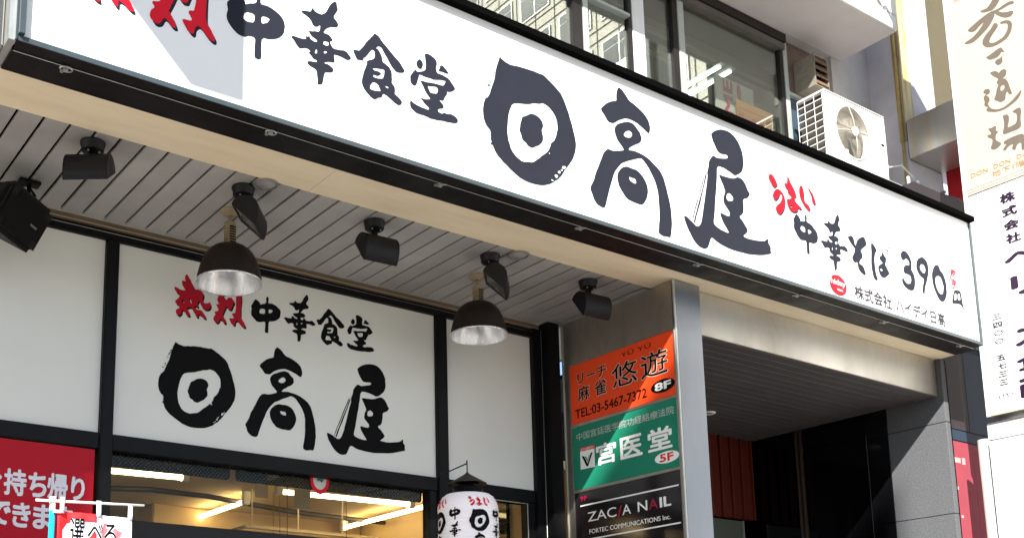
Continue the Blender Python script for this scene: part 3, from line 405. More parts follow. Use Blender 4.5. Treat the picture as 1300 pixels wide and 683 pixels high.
# ---------------------------------------------------------------- outdoor unit
ac = thing('outdoor_unit', 'white air conditioner outdoor unit with round fan grille above the fascia sign', 'air conditioner', (7.44, 4.72, 4.0))
AX0, AX1, AY0, AY1, AZ0, AZ1 = 7.071, 7.835, 4.60, 4.84, 4.02, 4.54
def box_with_round_hole():
    bm = bmesh.new(); n = 40; cx, cz, r = 7.395, 4.29, 0.212
    corners = [(AX0+.01, AZ0+.005), (AX1, AZ0+.005), (AX1, AZ1), (AX0+.01, AZ1)]
    inner = [bm.verts.new((cx+r*math.cos(2*math.pi*k/n+math.pi/n), AY0, cz+r*math.sin(2*math.pi*k/n+math.pi/n))) for k in range(n)]
    outer = []
    for k in range(n):
        a = 2*math.pi*k/n+math.pi/n; c, s = math.cos(a), math.sin(a)
        tx = ((AX1-cx)/c if c > 0 else (AX0+.01-cx)/c) if abs(c) > 1e-6 else 9; tz = ((AZ1-cz)/s if s > 0 else (AZ0+.005-cz)/s) if abs(s) > 1e-6 else 9
        t = min(tx, tz); outer.append(bm.verts.new((cx+c*t, AY0, cz+s*t)))
    for k in range(n): bm.faces.new((inner[k], inner[(k+1) % n], outer[(k+1) % n], outer[k]))
    back = [bm.verts.new((v.co.x, AY0+0.05, v.co.z)) for v in inner]
    for k in range(n): bm.faces.new((inner[k], back[k], back[(k+1) % n], inner[(k+1) % n]))
    L = loc_of(ac); bmesh.ops.translate(bm, vec=-L, verts=bm.verts)
    return link('front_panel', mesh_of(bm), ac_white, ac)
box_with_round_hole()
box('top_cover', ac_white, AX0, AX1+0.004, AY0-0.004, AY1, AZ1, AZ1+0.022, ac, 0.008)
box('right_panel', ac_white, AX1-.03, AX1+.001, AY0+.002, AY1, AZ0, AZ1, ac)
box('base_pan', ac_white, AX0+.004, AX1, AY0+.003, AY1, AZ0-.02, AZ0+.004, ac)
box('coil', ac_dark, AX0+.03, AX0+.05, AY0+0.02, AY1-.01, AZ0+.01, AZ1-.005, ac)
boxes('side_grille', ac_white, [(AX0, AX0+.008, AY0+.004, AY1-.004, AZ0+.02+k*.056, AZ0+.0240+k*.056) for k in range(10)]+[(AX0-.003, AX0-.0005, y, y+.0035, AZ0+.01, AZ1-.004) for y in (AY0+.004, AY0+.085, AY0+.165, AY1-.012)], ac)
box('corner_post', ac_white, AX0+.009, AX0+.03, AY0+.002, AY0+.03, AZ0+.005, AZ1, ac, 0.004)
fx, fz = 7.395, 4.29
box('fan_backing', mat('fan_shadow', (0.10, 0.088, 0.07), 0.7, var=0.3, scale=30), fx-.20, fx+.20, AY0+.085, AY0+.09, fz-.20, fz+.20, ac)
bm = bmesh.new()
for rr_ in [0.03+0.0115*k for k in range(16)]:
    n = 36; y = AY0-0.006-0.022*(1-(rr_/0.212)**2)
    add_tube(bm, [(fx+rr_*math.cos(2*math.pi*k/n), y, fz+rr_*math.sin(2*math.pi*k/n)) for k in range(n+1)], 0.0014, 4, False)
for k in range(4):
    a = R(8+90*k); add_tube(bm, [(fx, AY0-.030, fz), (fx+.11*math.cos(a), AY0-.024, fz+.11*math.sin(a)), (fx+.212*math.cos(a), AY0-.004, fz+.212*math.sin(a))], 0.004, 5)
bmesh.ops.translate(bm, vec=-loc_of(ac), verts=bm.verts)
link('fan_guard', mesh_of(bm, True), mat('guard_wire', (0.42, 0.39, 0.33), 0.4), ac)
tube('guard_ring', ac_white, [(fx+.212*math.cos(2*math.pi*k/40), AY0-.003, fz+.212*math.sin(2*math.pi*k/40)) for k in range(41)], 0.006, ac, 6, False)
hub = lathe('fan_hub', ac_white, [(0.001, 0.0), (0.038, 0.002), (0.042, 0.012)], ac, Vector((fx, AY0-.036, fz))-loc_of(ac), 24); hub.rotation_euler.x = R(-90)
for k in range(3):
    bm = bmesh.new(); a0 = 2*math.pi*k/3+0.5; vs_ = []
    for i in range(7):
        a = a0+i*0.26
        vs_.append((bm.verts.new((fx+.04*math.cos(a), AY0+.03+i*.006, fz+.04*math.sin(a))), bm.verts.new((fx+.195*math.cos(a+.2), AY0+.02+i*.008, fz+.195*math.sin(a+.2)))))
    for i in range(6): bm.faces.new((vs_[i][0], vs_[i][1], vs_[i+1][1], vs_[i+1][0]))
    bmesh.ops.translate(bm, vec=-loc_of(ac), verts=bm.verts); link('fan_blade', mesh_of(bm), ac_blade, ac)
lettering('INVERTER', mat('blue_grey_print', (0.12, 0.13, 0.22), 0.5), (7.64, 7.80, 4.452, 4.468), 'Y', AY0, ac, 0.01)
box('handle_slot', ink_black, 7.765, 7.80, AY0-.004, AY0-.001, 4.295, 4.31, ac)
box('foot', ac_white, 7.18, 7.25, 4.56, 4.84, 3.95, 3.998, ac); box('foot', ac_white, 7.62, 7.69, 4.56, 4.84, 3.95, 3.998, ac)
lg = thing('unit_ledge', 'weathered steel ledge carrying the outdoor unit just above the fascia sign', 'ledge', (7.4, 4.6, 3.9))
box('rail', mat('greenish_galvanised', (0.58, 0.62, 0.58), 0.45, 0.3, var=0.15, scale=9), 6.9, 8.10, 4.50, 4.54, 3.86, 3.94, lg)
box('shelf', mat('greenish_galvanised', (0.58, 0.62, 0.58), 0.45, 0.3), 6.9, 8.10, 4.541, 4.883, 3.90, 3.945, lg)
for x in (7.12, 7.46, 7.90, 8.03): box('upright', white_plastic, x, x+.022, 4.485, 4.497, 3.87, 4.03, lg)
tag(tube('cable', mat('black_rubber', (0.05, 0.045, 0.05), 0.5), [(8.2, 4.45, 3.92), (8.05, 4.30, 3.86), (7.9, 4.25, 3.78), (8.15, 4.25, 3.80), (8.42, 4.30, 3.80), (8.62, 4.38, 3.74), (8.72, 4.42, 3.66)], 0.014), 'dark cable curving over the right end of the fascia sign', 'cable')
tag(tube('copper_line', white_plastic, [(7.84, 4.68, 4.25), (7.95, 4.66, 4.19), (8.06, 4.62, 4.22), (8.14, 4.58, 4.12)], 0.006), 'thin white pipe running from the outdoor unit to the wall pier', 'pipe')
# ================================================================ FASCIA SIGN
SY = 3.6305; SX0, SX1, SZ0, SZ1 = 0.928, 7.068, 2.28, 3.135
fs = thing('fascia_sign', 'long white fascia sign with big black brush characters and a black frame', 'sign', (4, SY, SZ0))
box('face', white_face, SX0+.016, SX1-.016, SY+.006, SY+.02, SZ0+.018, SZ1-.022, fs)
box('body', alu, SX0+.006, SX1-.006, SY+.021, 3.84, SZ0+.02, SZ1-.012, fs)
box('bottom_frame', lip_metal, SX0, SX1, SY-.004, SY+.0035, SZ0, SZ0+.020, fs)
box('top_frame', mat('matt_black_edge', (.003, .003, .003), .7, spec=.0), SX0, SX1, SY-.034, SY+.0045, SZ1-.022, SZ1+.010, fs)
box('top_cap', mat('matt_black_edge', (.004, .004, .004)), SX0, SX1, SY+.005, 3.85, SZ1-.010, SZ1+.008, fs)
box('end_frame', lip_metal, SX0-.002, SX0+.018, SY-.022, SY+.0055, SZ0+.021, SZ1-.023, fs)
box('end_frame', lip_metal, SX1-.016, SX1+.002, SY-.005, SY+.0055, SZ0+.021, SZ1-.023, fs)
box('end_plate', alu, SX0-.03, SX0-.004, SY+.01, 3.828, SZ0+.004, SZ1, fs)
box('end_plate', lip_metal, SX0-.010, SX0-.003, SY-.003, SY+.009, SZ0+.004, SZ1, fs)
box('end_plate', lip_metal, SX1+.003, SX1+.012, SY+.002, 3.828, SZ0+.004, SZ1, fs)
box('underside_panel', sign_under, SX0, SX1, SY-.003, 3.689, SZ0-.003, SZ0-.0005, fs)
box('underside_panel', sign_under, SX0-.004, SX1+.03, 3.691, 3.828, SZ0-.006, SZ0+.015, fs)
tube('underside_wire', alu, [(SX0, 3.690, SZ0-.006), (SX1, 3.690, SZ0-.006)], 0.0013, fs, 6)
for i, x in enumerate((1.12, 1.951, 2.787, 3.625, 4.456, 5.272, 6.095, 6.923)):
    bm = bmesh.new()
    if i < 2:
        add_tube(bm, [(x+.022*math.cos(a*R(30)), 3.700+.016*math.sin(a*R(30)), SZ0-.009) for a in range(13)], 0.0032, 5, False)
        add_box(bm, x-.012, x+.006, 3.694, 3.702, SZ0-.020, SZ0-.006); add_box(bm, x-.016, x-.006, 3.714, 3.722, SZ0-.015, SZ0-.006)
    else:
        add_box(bm, x-.010, x+.012, 3.694, 3.706, SZ0-.018, SZ0-.006); add_box(bm, x-.018, x-.008, 3.704, 3.716, SZ0-.014, SZ0-.006)
        add_tube(bm, [(x+.01, 3.690, SZ0-.012), (x+.028, 3.684, SZ0-.008)], 0.003, 5)
    bmesh.ops.translate(bm, vec=-loc_of(fs), verts=bm.verts); link('clip', mesh_of(bm), alu, fs)
def FG(keys, T=ID, m=ink_film, o=0.008-.006): return glyph('character', m, keys, GL, T, 'Y', SY+.006, fs, 0.001, 0.0008)
SHD = lambda T, dx=0.009, dz=-0.012: (lambda x, z: (T(x, z)[0]+dx, T(x, z)[1]+dz))
for ks, T in ((['netsu'], ID), (['retsu', 'retsu_b'], ID)):
    glyph('character_shadow', ink_film, ks, GL, SHD(T), 'Y', SY+.006, fs, 0.0006, 0.0)
    glyph('character', ink_red, ks, GL, T, 'Y', SY+.006, fs, 0.0016, 0.0004)
for ks in (['naka'], ['hana'], ['shoku'], ['dou', 'dou_l', 'dou_r'], ['sun', 'sundot'], ['taka', 'taka_b', 'taka_c'], ['ya', 'ya_s', 'ya_s2']): FG(ks)
FG(['naka'], TN); FG(['hana'], TH); FG(['so']); FG(['ba_a', 'ba_b', 'ba_c', 'ba_d']); FG(['n3']); FG(['n9']); FG(['n0']); glyph('character', ink_film, ['yen'], GL, lambda x, z: ((x-6.83)*1.12+6.835, (z-2.53)*1.15+2.53), 'Y', SY+.006, fs, 0.001, 0.0008)
for ks in (['uma_a', 'uma_b'], ['uma_c'], ['uma_d', 'uma_e']):
    glyph('character_shadow', ink_film, ks, GL, SHD(ID, .006, -.008), 'Y', SY+.006, fs, 0.0006, 0.0)
    glyph('character', ink_red, ks, GL, ID, 'Y', SY+.006, fs, 0.0016, 0.0004)
glyph('stamp_outline', ink_red, ['stamp'], GL, ID, 'Y', SY+.006, fs, 0.0010)
lettering('税', ink_red, (6.782, 6.836, 2.688, 2.738), 'Y', SY+.006, fs, 0.03); lettering('抜', ink_red, (6.778, 6.830, 2.630, 2.680), 'Y', SY+.006, fs, 0.03)
lettering('株式会社', grey_text, (5.725, 6.096, 2.325, 2.412), 'Y', SY+.006, fs, 0.020)
lettering('ハイデイ日高', grey_text, (6.136, 6.660, 2.325, 2.412), 'Y', SY+.006, fs, 0.020)
lc, lz = 5.570, 2.372
logo = ellipse('logo_disc', ink_red, lc+.003, lz, .080, .062, 'Y', SY+.006, fs, 0.001)
ellipse('logo_ring', ink_red, lc, lz, .096, .074, 'Y', SY+.006, fs, 0.0006, hole=0.95)
lettering('hiday', white_print, (lc-.066, lc+.070, lz-.010, lz+.034), 'Y', SY+.006, fs, 0.014, off=0.0025)
lettering('HIDAKAYA', white_print, (lc-.015, lc+.040, lz-.035, lz-.022), 'Y', SY+.006, fs, 0.01, off=0.0045)
# dry brush flecks: bare slivers along the rough side of each ring character and stray ink beside it
rs = random.Random(3)
def flecks(T, kind_pos, par, off, ink, white):
    for m_, segs in ((white, (((3.478, 2.52), (3.395, 2.425), 16, .005), ((3.385, 2.565), (3.35, 2.595), 7, .008))), (ink, (((3.072, 2.90), (3.018, 2.76), 12, .005), ((3.028, 2.545), (3.036, 2.505), 4, .003)))):
        loops = []
        for (a, b, n, j) in segs:
            for k in range(n):
                t = rs.random(); x = a[0]+(b[0]-a[0])*t+rs.uniform(-j, j); z = a[1]+(b[1]-a[1])*t+rs.uniform(-j, j); r = rs.uniform(.0015, .0042); q = rs.uniform(.8, 2.4)
                loops.append([T(x+r*math.cos(c)*q, z+r*math.sin(c)*1.3) for c in (0, 1.2, 2.3, 3.4, 4.6, 5.5)])
        for i in range(0, len(loops), 4):
            pass
        bm = bmesh.new()
        for l in loops: bm.faces.new([bm.verts.new((p[0], p[1], .0001*len(bm.verts)*.02)) for p in l])
        me = bpy.data.meshes.new('flecks'); bm.to_mesh(me); bm.free(); to_plane(me, 'Y', kind_pos, off, par); o = link('brush_flecks', me, m_, par); o['kind'] = 'stuff'
flecks(ID, SY+.006, fs, .003, ink_film, white_face)
# steel post and lit wall left of the sign
lp = thing('neighbour_wall', 'pale sunlit wall edge at the far left end of the fascia sign', 'wall', (0.5, 3.8, -1.6))
box('wall', balcony_white, -2.5, 0.845, 3.655, 3.828, 2.282, 6, lp)
box('post', mat('grey_steel_post', (0.30, 0.30, 0.29), 0.5), 0.862, 0.896, 3.70, 3.827, 2.285, 6, lp, 0.003)
# projecting sign standing over the left end, above the frame
ps = thing('projecting_sign', 'box sign projecting over the left end of the fascia, above the picture', 'sign', (0.8, 3.1, 3.2))
box('cabinet', white_face, 0.70, 0.925, 2.76, 3.55, 3.195, 5.6, ps, 0.004); box('bracket', steel, 0.76, 0.86, 3.552, 3.80, 4.0, 4.1, ps)
shade_plate = thing('projecting_sign', 'narrow grey plate added in front of the balcony to shade the pier, above the picture', 'sign', (7.1, 3.2, 5.2))  # unseen plate added to keep sun off the pier's left face
box('cabinet', mat('grey_shade_plate', (.16, .17, .18), .6), 7.02, 7.06, 3.49, 3.70, 5.08, 7.6, shade_plate, 0.004); box('bracket', mat('grey_shade_plate', (.16, .17, .18)), 7.03, 7.05, 3.702, 4.385, 5.9, 5.93, shade_plate)

# ================================================================ CANOPY SOFFIT
sof = thing('canopy_soffit', None, None, (2.6, 4.4, 2.28)); sof['kind'] = 'structure'
box('backing', joint_dark, 0.3, 4.51, 4.075, 4.90, 2.310, 2.356, sof)
pitch = 0.10358; x = 1.474-8*pitch; me_s = {}
for k in range(38):
    a, b = x+.0065, min(x+pitch-.0055, 4.505)
    if b-a > 0.03 and a > 0.55:
        bm = bmesh.new(); add_box(bm, a-(a+b)/2, b-(a+b)/2, -0.40, 0.39, 0, .012)
        bmesh.ops.bevel(bm, geom=[e for e in bm.edges if abs(e.verts[0].co.y-e.verts[1].co.y) > .5 and e.verts[0].co.z < .001], offset=.0025, segments=1, affect='EDGES')
        o = link('slat', mesh_of(bm), slat_m[random.randrange(3)], sof, Vector(((a+b)/2, 4.481, 2.2785+random.uniform(0, .0012)))-loc_of(sof))
    x += pitch
for xa, xb in ((-1.5, 2.34), (2.342, 4.70), (4.702, 7.10)): box('fascia_board', beige, xa, xb, 3.8305, 4.0795, 2.276, 2.30, sof)
box('edge_strip', alu, 4.475, 4.509, 4.09, 4.76, 2.270, 2.2775, sof)
trim = box('trim_board', brown_wood, -0.5, 4.50, 4.872, 4.905, 2.243, 2.279, sof, 0.003)
box('trim_lip', mat('pale_trim', (0.32, 0.25, 0.16), 0.5), -0.5, 4.50, 4.868, 4.8715, 2.250, 2.256, sof)
for x, lab in ((2.147, 'round flush ceiling disc in the soffit beside the left pendant lamp'), (3.594, 'round flush ceiling disc in the soffit beside the right pendant lamp')):
    t = thing('ceiling_disc', lab, 'ceiling fitting', (x, 4.115, 2.277), 'flush ceiling discs')
    lathe('cover', slat_m[1], [(0.001, -.006), (0.04, -.006), (0.047, -.001)], t)
    lathe('rim', mat('disc_rim', (0.20, 0.19, 0.16), 0.4), [(0.047, -.001), (0.050, -.008), (0.056, -.007), (0.058, 0.0)], t)

# ---------------------------------------------------------------- spotlights
def spotlight(label, loc, yaw, pitch=0.0, roll=0.0):
    t = thing('spotlight', label, 'spotlight', loc, 'black spotlights under the soffit')
    lathe('canopy', lamp_black, [(0.001, -.040), (0.042, -.040), (0.046, -.036), (0.047, -.014), (0.0505, -.011), (0.0515, 0.0)], t, seg=28)
    for sx in (-1, 1): box('bracket', lamp_black, loc[0]+sx*.022-.003, loc[0]+sx*.022+.003, loc[1]-.012, loc[1]+.012, loc[2]-.048, loc[2]-.034, t)
    tube('stem', lamp_black, [(loc[0], loc[1], loc[2]-.03), (loc[0], loc[1], loc[2]-.104)], 0.0165, t, 14)
    s = lathe('screw', alu, [(0.001, 0), (0.004, .001), (0.004, .004)], t, (-.024, -.016, -.045), 8); s.rotation_euler.x = R(90)
    s = lathe('screw', alu, [(0.001, 0), (0.004, .001), (0.004, .004)], t, (.020, -.020, -.045), 8); s.rotation_euler.x = R(90)
    # head: D section, flat glass side towards +y, round back towards the street
    prof = [(0.030, 0.012), (0.010, 0.020), (-0.018, 0.016), (-0.042, 0.0), (-0.056, -.022), (-0.060, -.048), (-0.052, -.075), (-0.034, -.098), (-0.010, -.118), (0.012, -.130), (0.020, -.128)]
    L = 0.088; bm = bmesh.new()
    a = [bm.verts.new((-L, y, z)) for y, z in prof]; b = [bm.verts.new((L, y, z)) for y, z in prof]
    for i in range(len(prof)-1): bm.faces.new((a[i], a[i+1], b[i+1], b[i]))
    ret = mesh_of(bm, True)
    mt = Euler((R(pitch), R(roll), R(yaw)), 'XYZ').to_matrix().to_4x4()
    base = Vector((0, 0.0, -.104))
    def put(name, me, m):
        o = link(name, me, m, t, base); o.rotation_euler = (R(pitch), R(roll), R(yaw)); return o
    put('head', ret, lamp_black)
    for sx in (-1, 1):
        bm = bmesh.new(); v1 = [bm.verts.new((sx*(L+.001), y, z)) for y, z in prof]; v2 = [bm.verts.new((sx*(L-.004), y, z)) for y, z in prof]
        bm.faces.new(v1); bm.faces.new(v2[::-1])
        for i in range(len(prof)): bm.faces.new((v1[i], v1[(i+1) % len(prof)], v2[(i+1) % len(prof)], v2[i]))
        put('end_cap', mesh_of(bm), lamp_black)
    bm = bmesh.new(); q = [bm.verts.new(p) for p in ((-L+.004, .024, .012), (L-.004, .024, .012), (L-.004, .016, -.126), (-L+.004, .016, -.126))]; bm.faces.new(q)
    put('lens', mesh_of(bm), mat('lamp_lens', (0.10, 0.10, 0.10), 0.15))
    k = bmesh.new(); add_box(k, -.016, .016, -.014, .014, -.004, .03); bmesh.ops.bevel(k, geom=k.edges[:], offset=.004, segments=1, affect='EDGES'); put('knuckle', mesh_of(k), lamp_black)
    return t
spotlight('black spotlight nearest the left edge, turned left with its end cap to the right', (1.388, 4.177, 2.277), -35, -50, 0)
spotlight('black spotlight tilted edge-on above the left pendant lamp', (2.083, 4.205, 2.277), 50, -42, 0)
spotlight('black spotlight in the middle of the row, between the two pendant lamps', (2.765, 4.187, 2.277), -4, -32, 0)
spotlight('black spotlight tilted edge-on above the right pendant lamp', (3.482, 4.205, 2.277), 46, -42, 0)
spotlight('black spotlight nearest the steel pillar', (4.151, 4.192, 2.277), -4, -32, 0)

# ---------------------------------------------------------------- pendant lamps
def pendant(label, x, y, zr):
    t = thing('pendant_lamp', label, 'pendant lamp', (x, y, 2.277), 'brown dome pendant lamps')
    lathe('canopy', aged_ivory, [(0.001, -.022), (0.026, -.022), (0.036, -.014), (0.046, -.004), (0.050, 0)], t, seg=28)
    tube('chain', aged_ivory, [(x, y, 2.258), (x, y, 2.222)], 0.008, t, 10)
    ztop = zr+.185-2.277
    so_ = [(0.001, -.048), (0.016, -.050), (0.026, -.058), (0.028, -.070)]
    zz = -.070; prof = so_[:]
    while zz > ztop+.012:
        prof += [(0.028, zz-.006), (0.0225, zz-.008), (0.0225, zz-.012), (0.028, zz-.014)]; zz -= .014
    prof += [(0.028, ztop), (0.034, ztop-.006)]
    lathe('socket', aged_ivory, prof, t, seg=24, smooth=False)
    pl = bmesh.new()
    for k in range(7):
        z = 2.277-.085-k*.012
        add_box(pl, x-.016, x+.016, y-.0300, y-.0285, z-.003, z+.003)
    bmesh.ops.translate(pl, vec=-loc_of(t), verts=pl.verts); link('rating_label', mesh_of(pl), frame_black, t)
    zb = zr-2.277; H = .180
    P = [(0.030, 1.0), (0.055, .985), (0.078, .93), (0.098, .84), (0.114, .72), (0.126, .58), (0.136, .42), (0.144, .24), (0.150, .08), (0.152, 0.0)]
    lathe('shade', shade_brown, [(r, zb+H*h) for r, h in P], t, seg=48)
    lathe('reflector', shade_in, [(0.1515, zb-.003), (0.1495, zb+H*.08), (0.1425, zb+H*.24), (0.134, zb+H*.42), (0.124, zb+H*.58), (0.111, zb+H*.72), (0.095, zb+H*.83), (0.074, zb+H*.915), (0.03, zb+H*.96), (0.001, zb+H*.965)], t, seg=48)
    lathe('rim', shade_in, [(0.1505, zb+.001), (0.1545, zb+.004), (0.1555, zb-.001), (0.153, zb-.005), (0.1505, zb-.003)], t, seg=48)
    lathe('bulb', mat('frosted_bulb', (0.75, 0.74, 0.70), 0.25), [(0.001, zb+H*.30), (0.018, zb+H*.32), (0.030, zb+H*.42), (0.032, zb+H*.55), (0.022, zb+H*.72), (0.015, zb+H*.9)], t, seg=20)
pendant('brown dome pendant lamp hanging in front of the red characters', 2.142, 4.453, 1.928)
pendant('brown dome pendant lamp hanging over the narrow right hand white panel', 3.600, 4.456, 1.946)

# ---------------------------------------------------------------- loudspeaker
sk = thing('loudspeaker', 'black loudspeaker on a ceiling bracket at the left edge', 'speaker', (1.272, 4.657, 2.277))
box('ceiling_plate', speaker_m, 1.225, 1.318, 4.63, 4.685, 2.262, 2.277, sk, 0.002)
tube('arm', speaker_m, [(1.272, 4.657, 2.262), (1.272, 4.657, 2.215), (1.262, 4.635, 2.20), (1.262, 4.61, 2.13)], 0.010, sk, 10)
tube('arm', speaker_m, [(1.275, 4.64, 2.235), (1.29, 4.62, 2.20), (1.27, 4.60, 2.16)], 0.006, sk, 8)
bm = bmesh.new()
W0, H0, W1, H1, D = .085, .075, .122, .098, .21
vb = [bm.verts.new(p) for p in ((-W0, D, -H0), (W0, D, -H0), (W0, D, H0), (-W0, D, H0), (-W1, 0, -H1), (W1, 0, -H1), (W1, 0, H1), (-W1, 0, H1))]
for q in ((0, 1, 2, 3), (7, 6, 5, 4), (0, 4, 5, 1), (1, 5, 6, 2), (2, 6, 7, 3), (3, 7, 4, 0)): bm.faces.new([vb[i] for i in q])
bmesh.ops.bevel(bm, geom=bm.edges[:], offset=.022, segments=3, affect='EDGES')
cab = link('cabinet', mesh_of(bm, False), speaker_m, sk, (-0.055, -0.16, -0.245)); cab.scale = (1.12, 1.12, 1.12); cab.rotation_euler = (R(24), R(12), R(30))
bm = bmesh.new(); add_box(bm, -.098, .098, -.006, .001, -.076, .076); bmesh.ops.bevel(bm, geom=[e for e in bm.edges if abs(e.verts[0].co.y-e.verts[1].co.y) > .003], offset=.03, segments=4, affect='EDGES')
gr = link('grille', mesh_of(bm), mat('speaker_grille', (0.007, 0.006, 0.006), 0.7, bump=0.5, bscale=500, spec=0.1), sk, cab.location); gr.scale = cab.scale; gr.rotation_euler = cab.rotation_euler
bm = bmesh.new(); add_box(bm, .03, .062, -.009, -.0062, -.010, -.003); bd = link('badge', mesh_of(bm), mat('dull_badge', (.10, .10, .10), .5), sk, cab.location); bd.scale = cab.scale; bd.rotation_euler = cab.rotation_euler
# ================================================================ SHOP FRONT
sf = thing('restaurant_facade', 'black framed shop front with white sign panels over a lit restaurant window', 'shop front', (2.8, 4.9, -1.6))
box('top_rail', frame_black, 0.0, 4.337, 4.868, 4.95, 2.192, 2.240, sf, 0.003)
box('top_rail', frame_black, 0.0, 4.337, 4.880, 4.95, 2.2405, 2.2425, sf)
tube('rail_bead', alu, [(0.0, 4.866, 2.224), (4.337, 4.866, 2.224)], 0.0012, sf, 5)
for a, b in ((1.707, 1.768), (3.627, 3.700)):
    box('mullion', frame_black, a, b, 4.862, 4.95, -1.6, 2.190, sf, 0.004)
box('jamb', frame_black, 4.337, 4.395, 4.856, 4.96, -1.6, 2.245, sf, 0.003)
box('jamb', frame_black, 4.398, 4.488, 4.79, 4.96, -1.6, 2.276, sf, 0.003)
tube('jamb_bead', alu, [(4.397, 4.852, -1.6), (4.397, 4.852, 2.24)], 0.0022, sf, 5)
for a, b in ((0.0, 1.705), (1.770, 3.625), (3.702, 4.335)):
    box('transom', frame_black, a, b, 4.872, 4.95, 1.183, 1.257, sf, 0.003)
box('low_rail', frame_black, 1.770, 3.572, 4.880, 4.95, -1.0, 0.868, sf, 0.003)
box('side_rail', frame_black, 3.574, 3.625, 4.880, 4.95, -1.0, 1.181, sf, 0.003)
pn = []
for a, b in ((0.0, 1.705), (1.770, 3.625), (3.702, 4.335)):
    pn.append(box('sign_panel', panel_white, a, b, 4.888, 4.90, 1.2585, 2.1905, sf))
tube('pane_bead', alu, [(3.70, 4.884, 1.176), (4.28, 4.884, 1.176), (4.28, 4.884, 0.4)], 0.003, sf, 5)
box('pane', shop_glass, 1.770, 3.574, 4.925, 4.931, 0.868, 1.183, sf)
box('pane', shop_glass, 3.702, 4.30, 4.925, 4.931, -1.0, 1.183, sf)
box('side_rail', frame_black, 4.283, 4.335, 4.880, 4.95, -1.0, 1.181, sf, 0.003)
box('low_wall', frame_black, 3.702, 4.335, 4.89, 4.94, -1.6, -1.0, sf); box('low_wall', frame_black, 1.770, 3.572, 4.89, 4.94, -1.6, -1.0, sf)
PYp = 4.888
for ks in (['netsu'], ['retsu', 'retsu_b']):
    glyph('character_shadow', ink_black, ks, GL, SHD(TS, .006, -.008), 'Y', PYp, sf, 0.0006)
    glyph('character', ink_red_deep, ks, GL, TS, 'Y', PYp, sf, 0.0016)
for ks in (['naka'], ['hana'], ['shoku'], ['dou', 'dou_l', 'dou_r']): glyph('character', ink_black, ks, GL, TS, 'Y', PYp, sf, 0.0012)
for ks in (['sun', 'sundot'], ['taka', 'taka_b', 'taka_c'], ['ya', 'ya_s', 'ya_s2']): glyph('character', ink_black, ks, GL, TP, 'Y', PYp, sf, 0.0012)
flecks(TP, PYp, sf, .0035, ink_black, panel_white)
# mesh screens behind the glass
ms = bpy.data.materials.new('wire_mesh'); ms.use_nodes = True; t = ms.node_tree; t.nodes.clear()
o_ = t.nodes.new('ShaderNodeOutputMaterial'); mx = t.nodes.new('ShaderNodeMixShader'); tr = t.nodes.new('ShaderNodeBsdfTransparent'); df = t.nodes.new('ShaderNodeBsdfDiffuse')
df.inputs[0].default_value = (.07, .06, .045, 1); tr.inputs[0].default_value = (.07, .055, .04, 1)
geo = t.nodes.new('ShaderNodeNewGeometry'); mxs = []
for sgn in (1, -1):
    mp = t.nodes.new('ShaderNodeMapping'); mp.inputs['Rotation'].default_value = (0, R(45*sgn), 0)
    wv = t.nodes.new('ShaderNodeTexWave'); wv.inputs['Scale'].default_value = 22; wv.wave_profile = 'SIN'; wv.bands_direction = 'X'
    gt = t.nodes.new('ShaderNodeMath'); gt.operation = 'GREATER_THAN'; gt.inputs[1].default_value = 0.86
    t.links.new(geo.outputs['Position'], mp.inputs[0]); t.links.new(mp.outputs[0], wv.inputs[0]); t.links.new(wv.outputs['Fac'], gt.inputs[0]); mxs.append(gt)
ad = t.nodes.new('ShaderNodeMath'); ad.operation = 'MAXIMUM'; t.links.new(mxs[0].outputs[0], ad.inputs[0]); t.links.new(mxs[1].outputs[0], ad.inputs[1])
t.links.new(ad.outputs[0], mx.inputs[0]); t.links.new(tr.outputs[0], mx.inputs[1]); t.links.new(df.outputs[0], mx.inputs[2]); t.links.new(mx.outputs[0], o_.inputs[0])
def rrect(x0, x1, z0, z1, r):
    p = []
    for cx, cz, a0 in ((x1-r, z0+r, -90), (x1-r, z1-.002, 0), (x0+r, z1-.002, 90), (x0+r, z0+r, 180)):
        if cz > z1-.01: p.append((x1 if a0 == 0 else x0, z1)); continue
        for k in range(6): a = R(a0+k*18); p.append((cx+r*math.cos(a), cz+r*math.sin(a)))
    return p
for lab, x0, x1 in (('black wire mesh strip behind the window top, left piece', 1.775, 2.405), ('long black wire mesh strip behind the window top, right piece', 2.435, 3.57)):
    me = fill_mesh([rrect(x0, x1, 1.122, 1.183, .022)], .001); to_plane(me, 'Y', 4.95, 0)
    tag(link('mesh_screen', me, ms), lab, 'screen')
st = thing('round_sticker', 'red ringed round sticker on the glass above the long lit tube', 'sticker', (2.905, 4.92, 1.15))
def arc_clip(r, z1=1.182, cx=2.905, cz=1.178, n=40):
    return [(cx+r*math.cos(2*math.pi*i/n), min(z1, cz+r*1.36*math.sin(2*math.pi*i/n))) for i in range(n)]
me = fill_mesh([arc_clip(.058)]); to_plane(me, 'Y', 4.925, .001, st); link('ring', me, ink_red, st)
me = fill_mesh([arc_clip(.040)]); to_plane(me, 'Y', 4.925, .0015, st); link('disc', me, mat('sticker_white', (.5, .48, .42), .5), st)
shape('mark', mat('teal_print', (.02, .12, .13), .5), [(2.885, 1.181), (2.89, 1.165), (2.905, 1.170), (2.915, 1.160), (2.925, 1.172), (2.925, 1.181)], 'Y', 4.925, st, .002)
tag(tube('curtain_wire', alu, [(2.70, 4.957, 1.172), (3.45, 4.957, 1.165)], .002), 'thin wire strung across the mesh behind the window', 'wire')
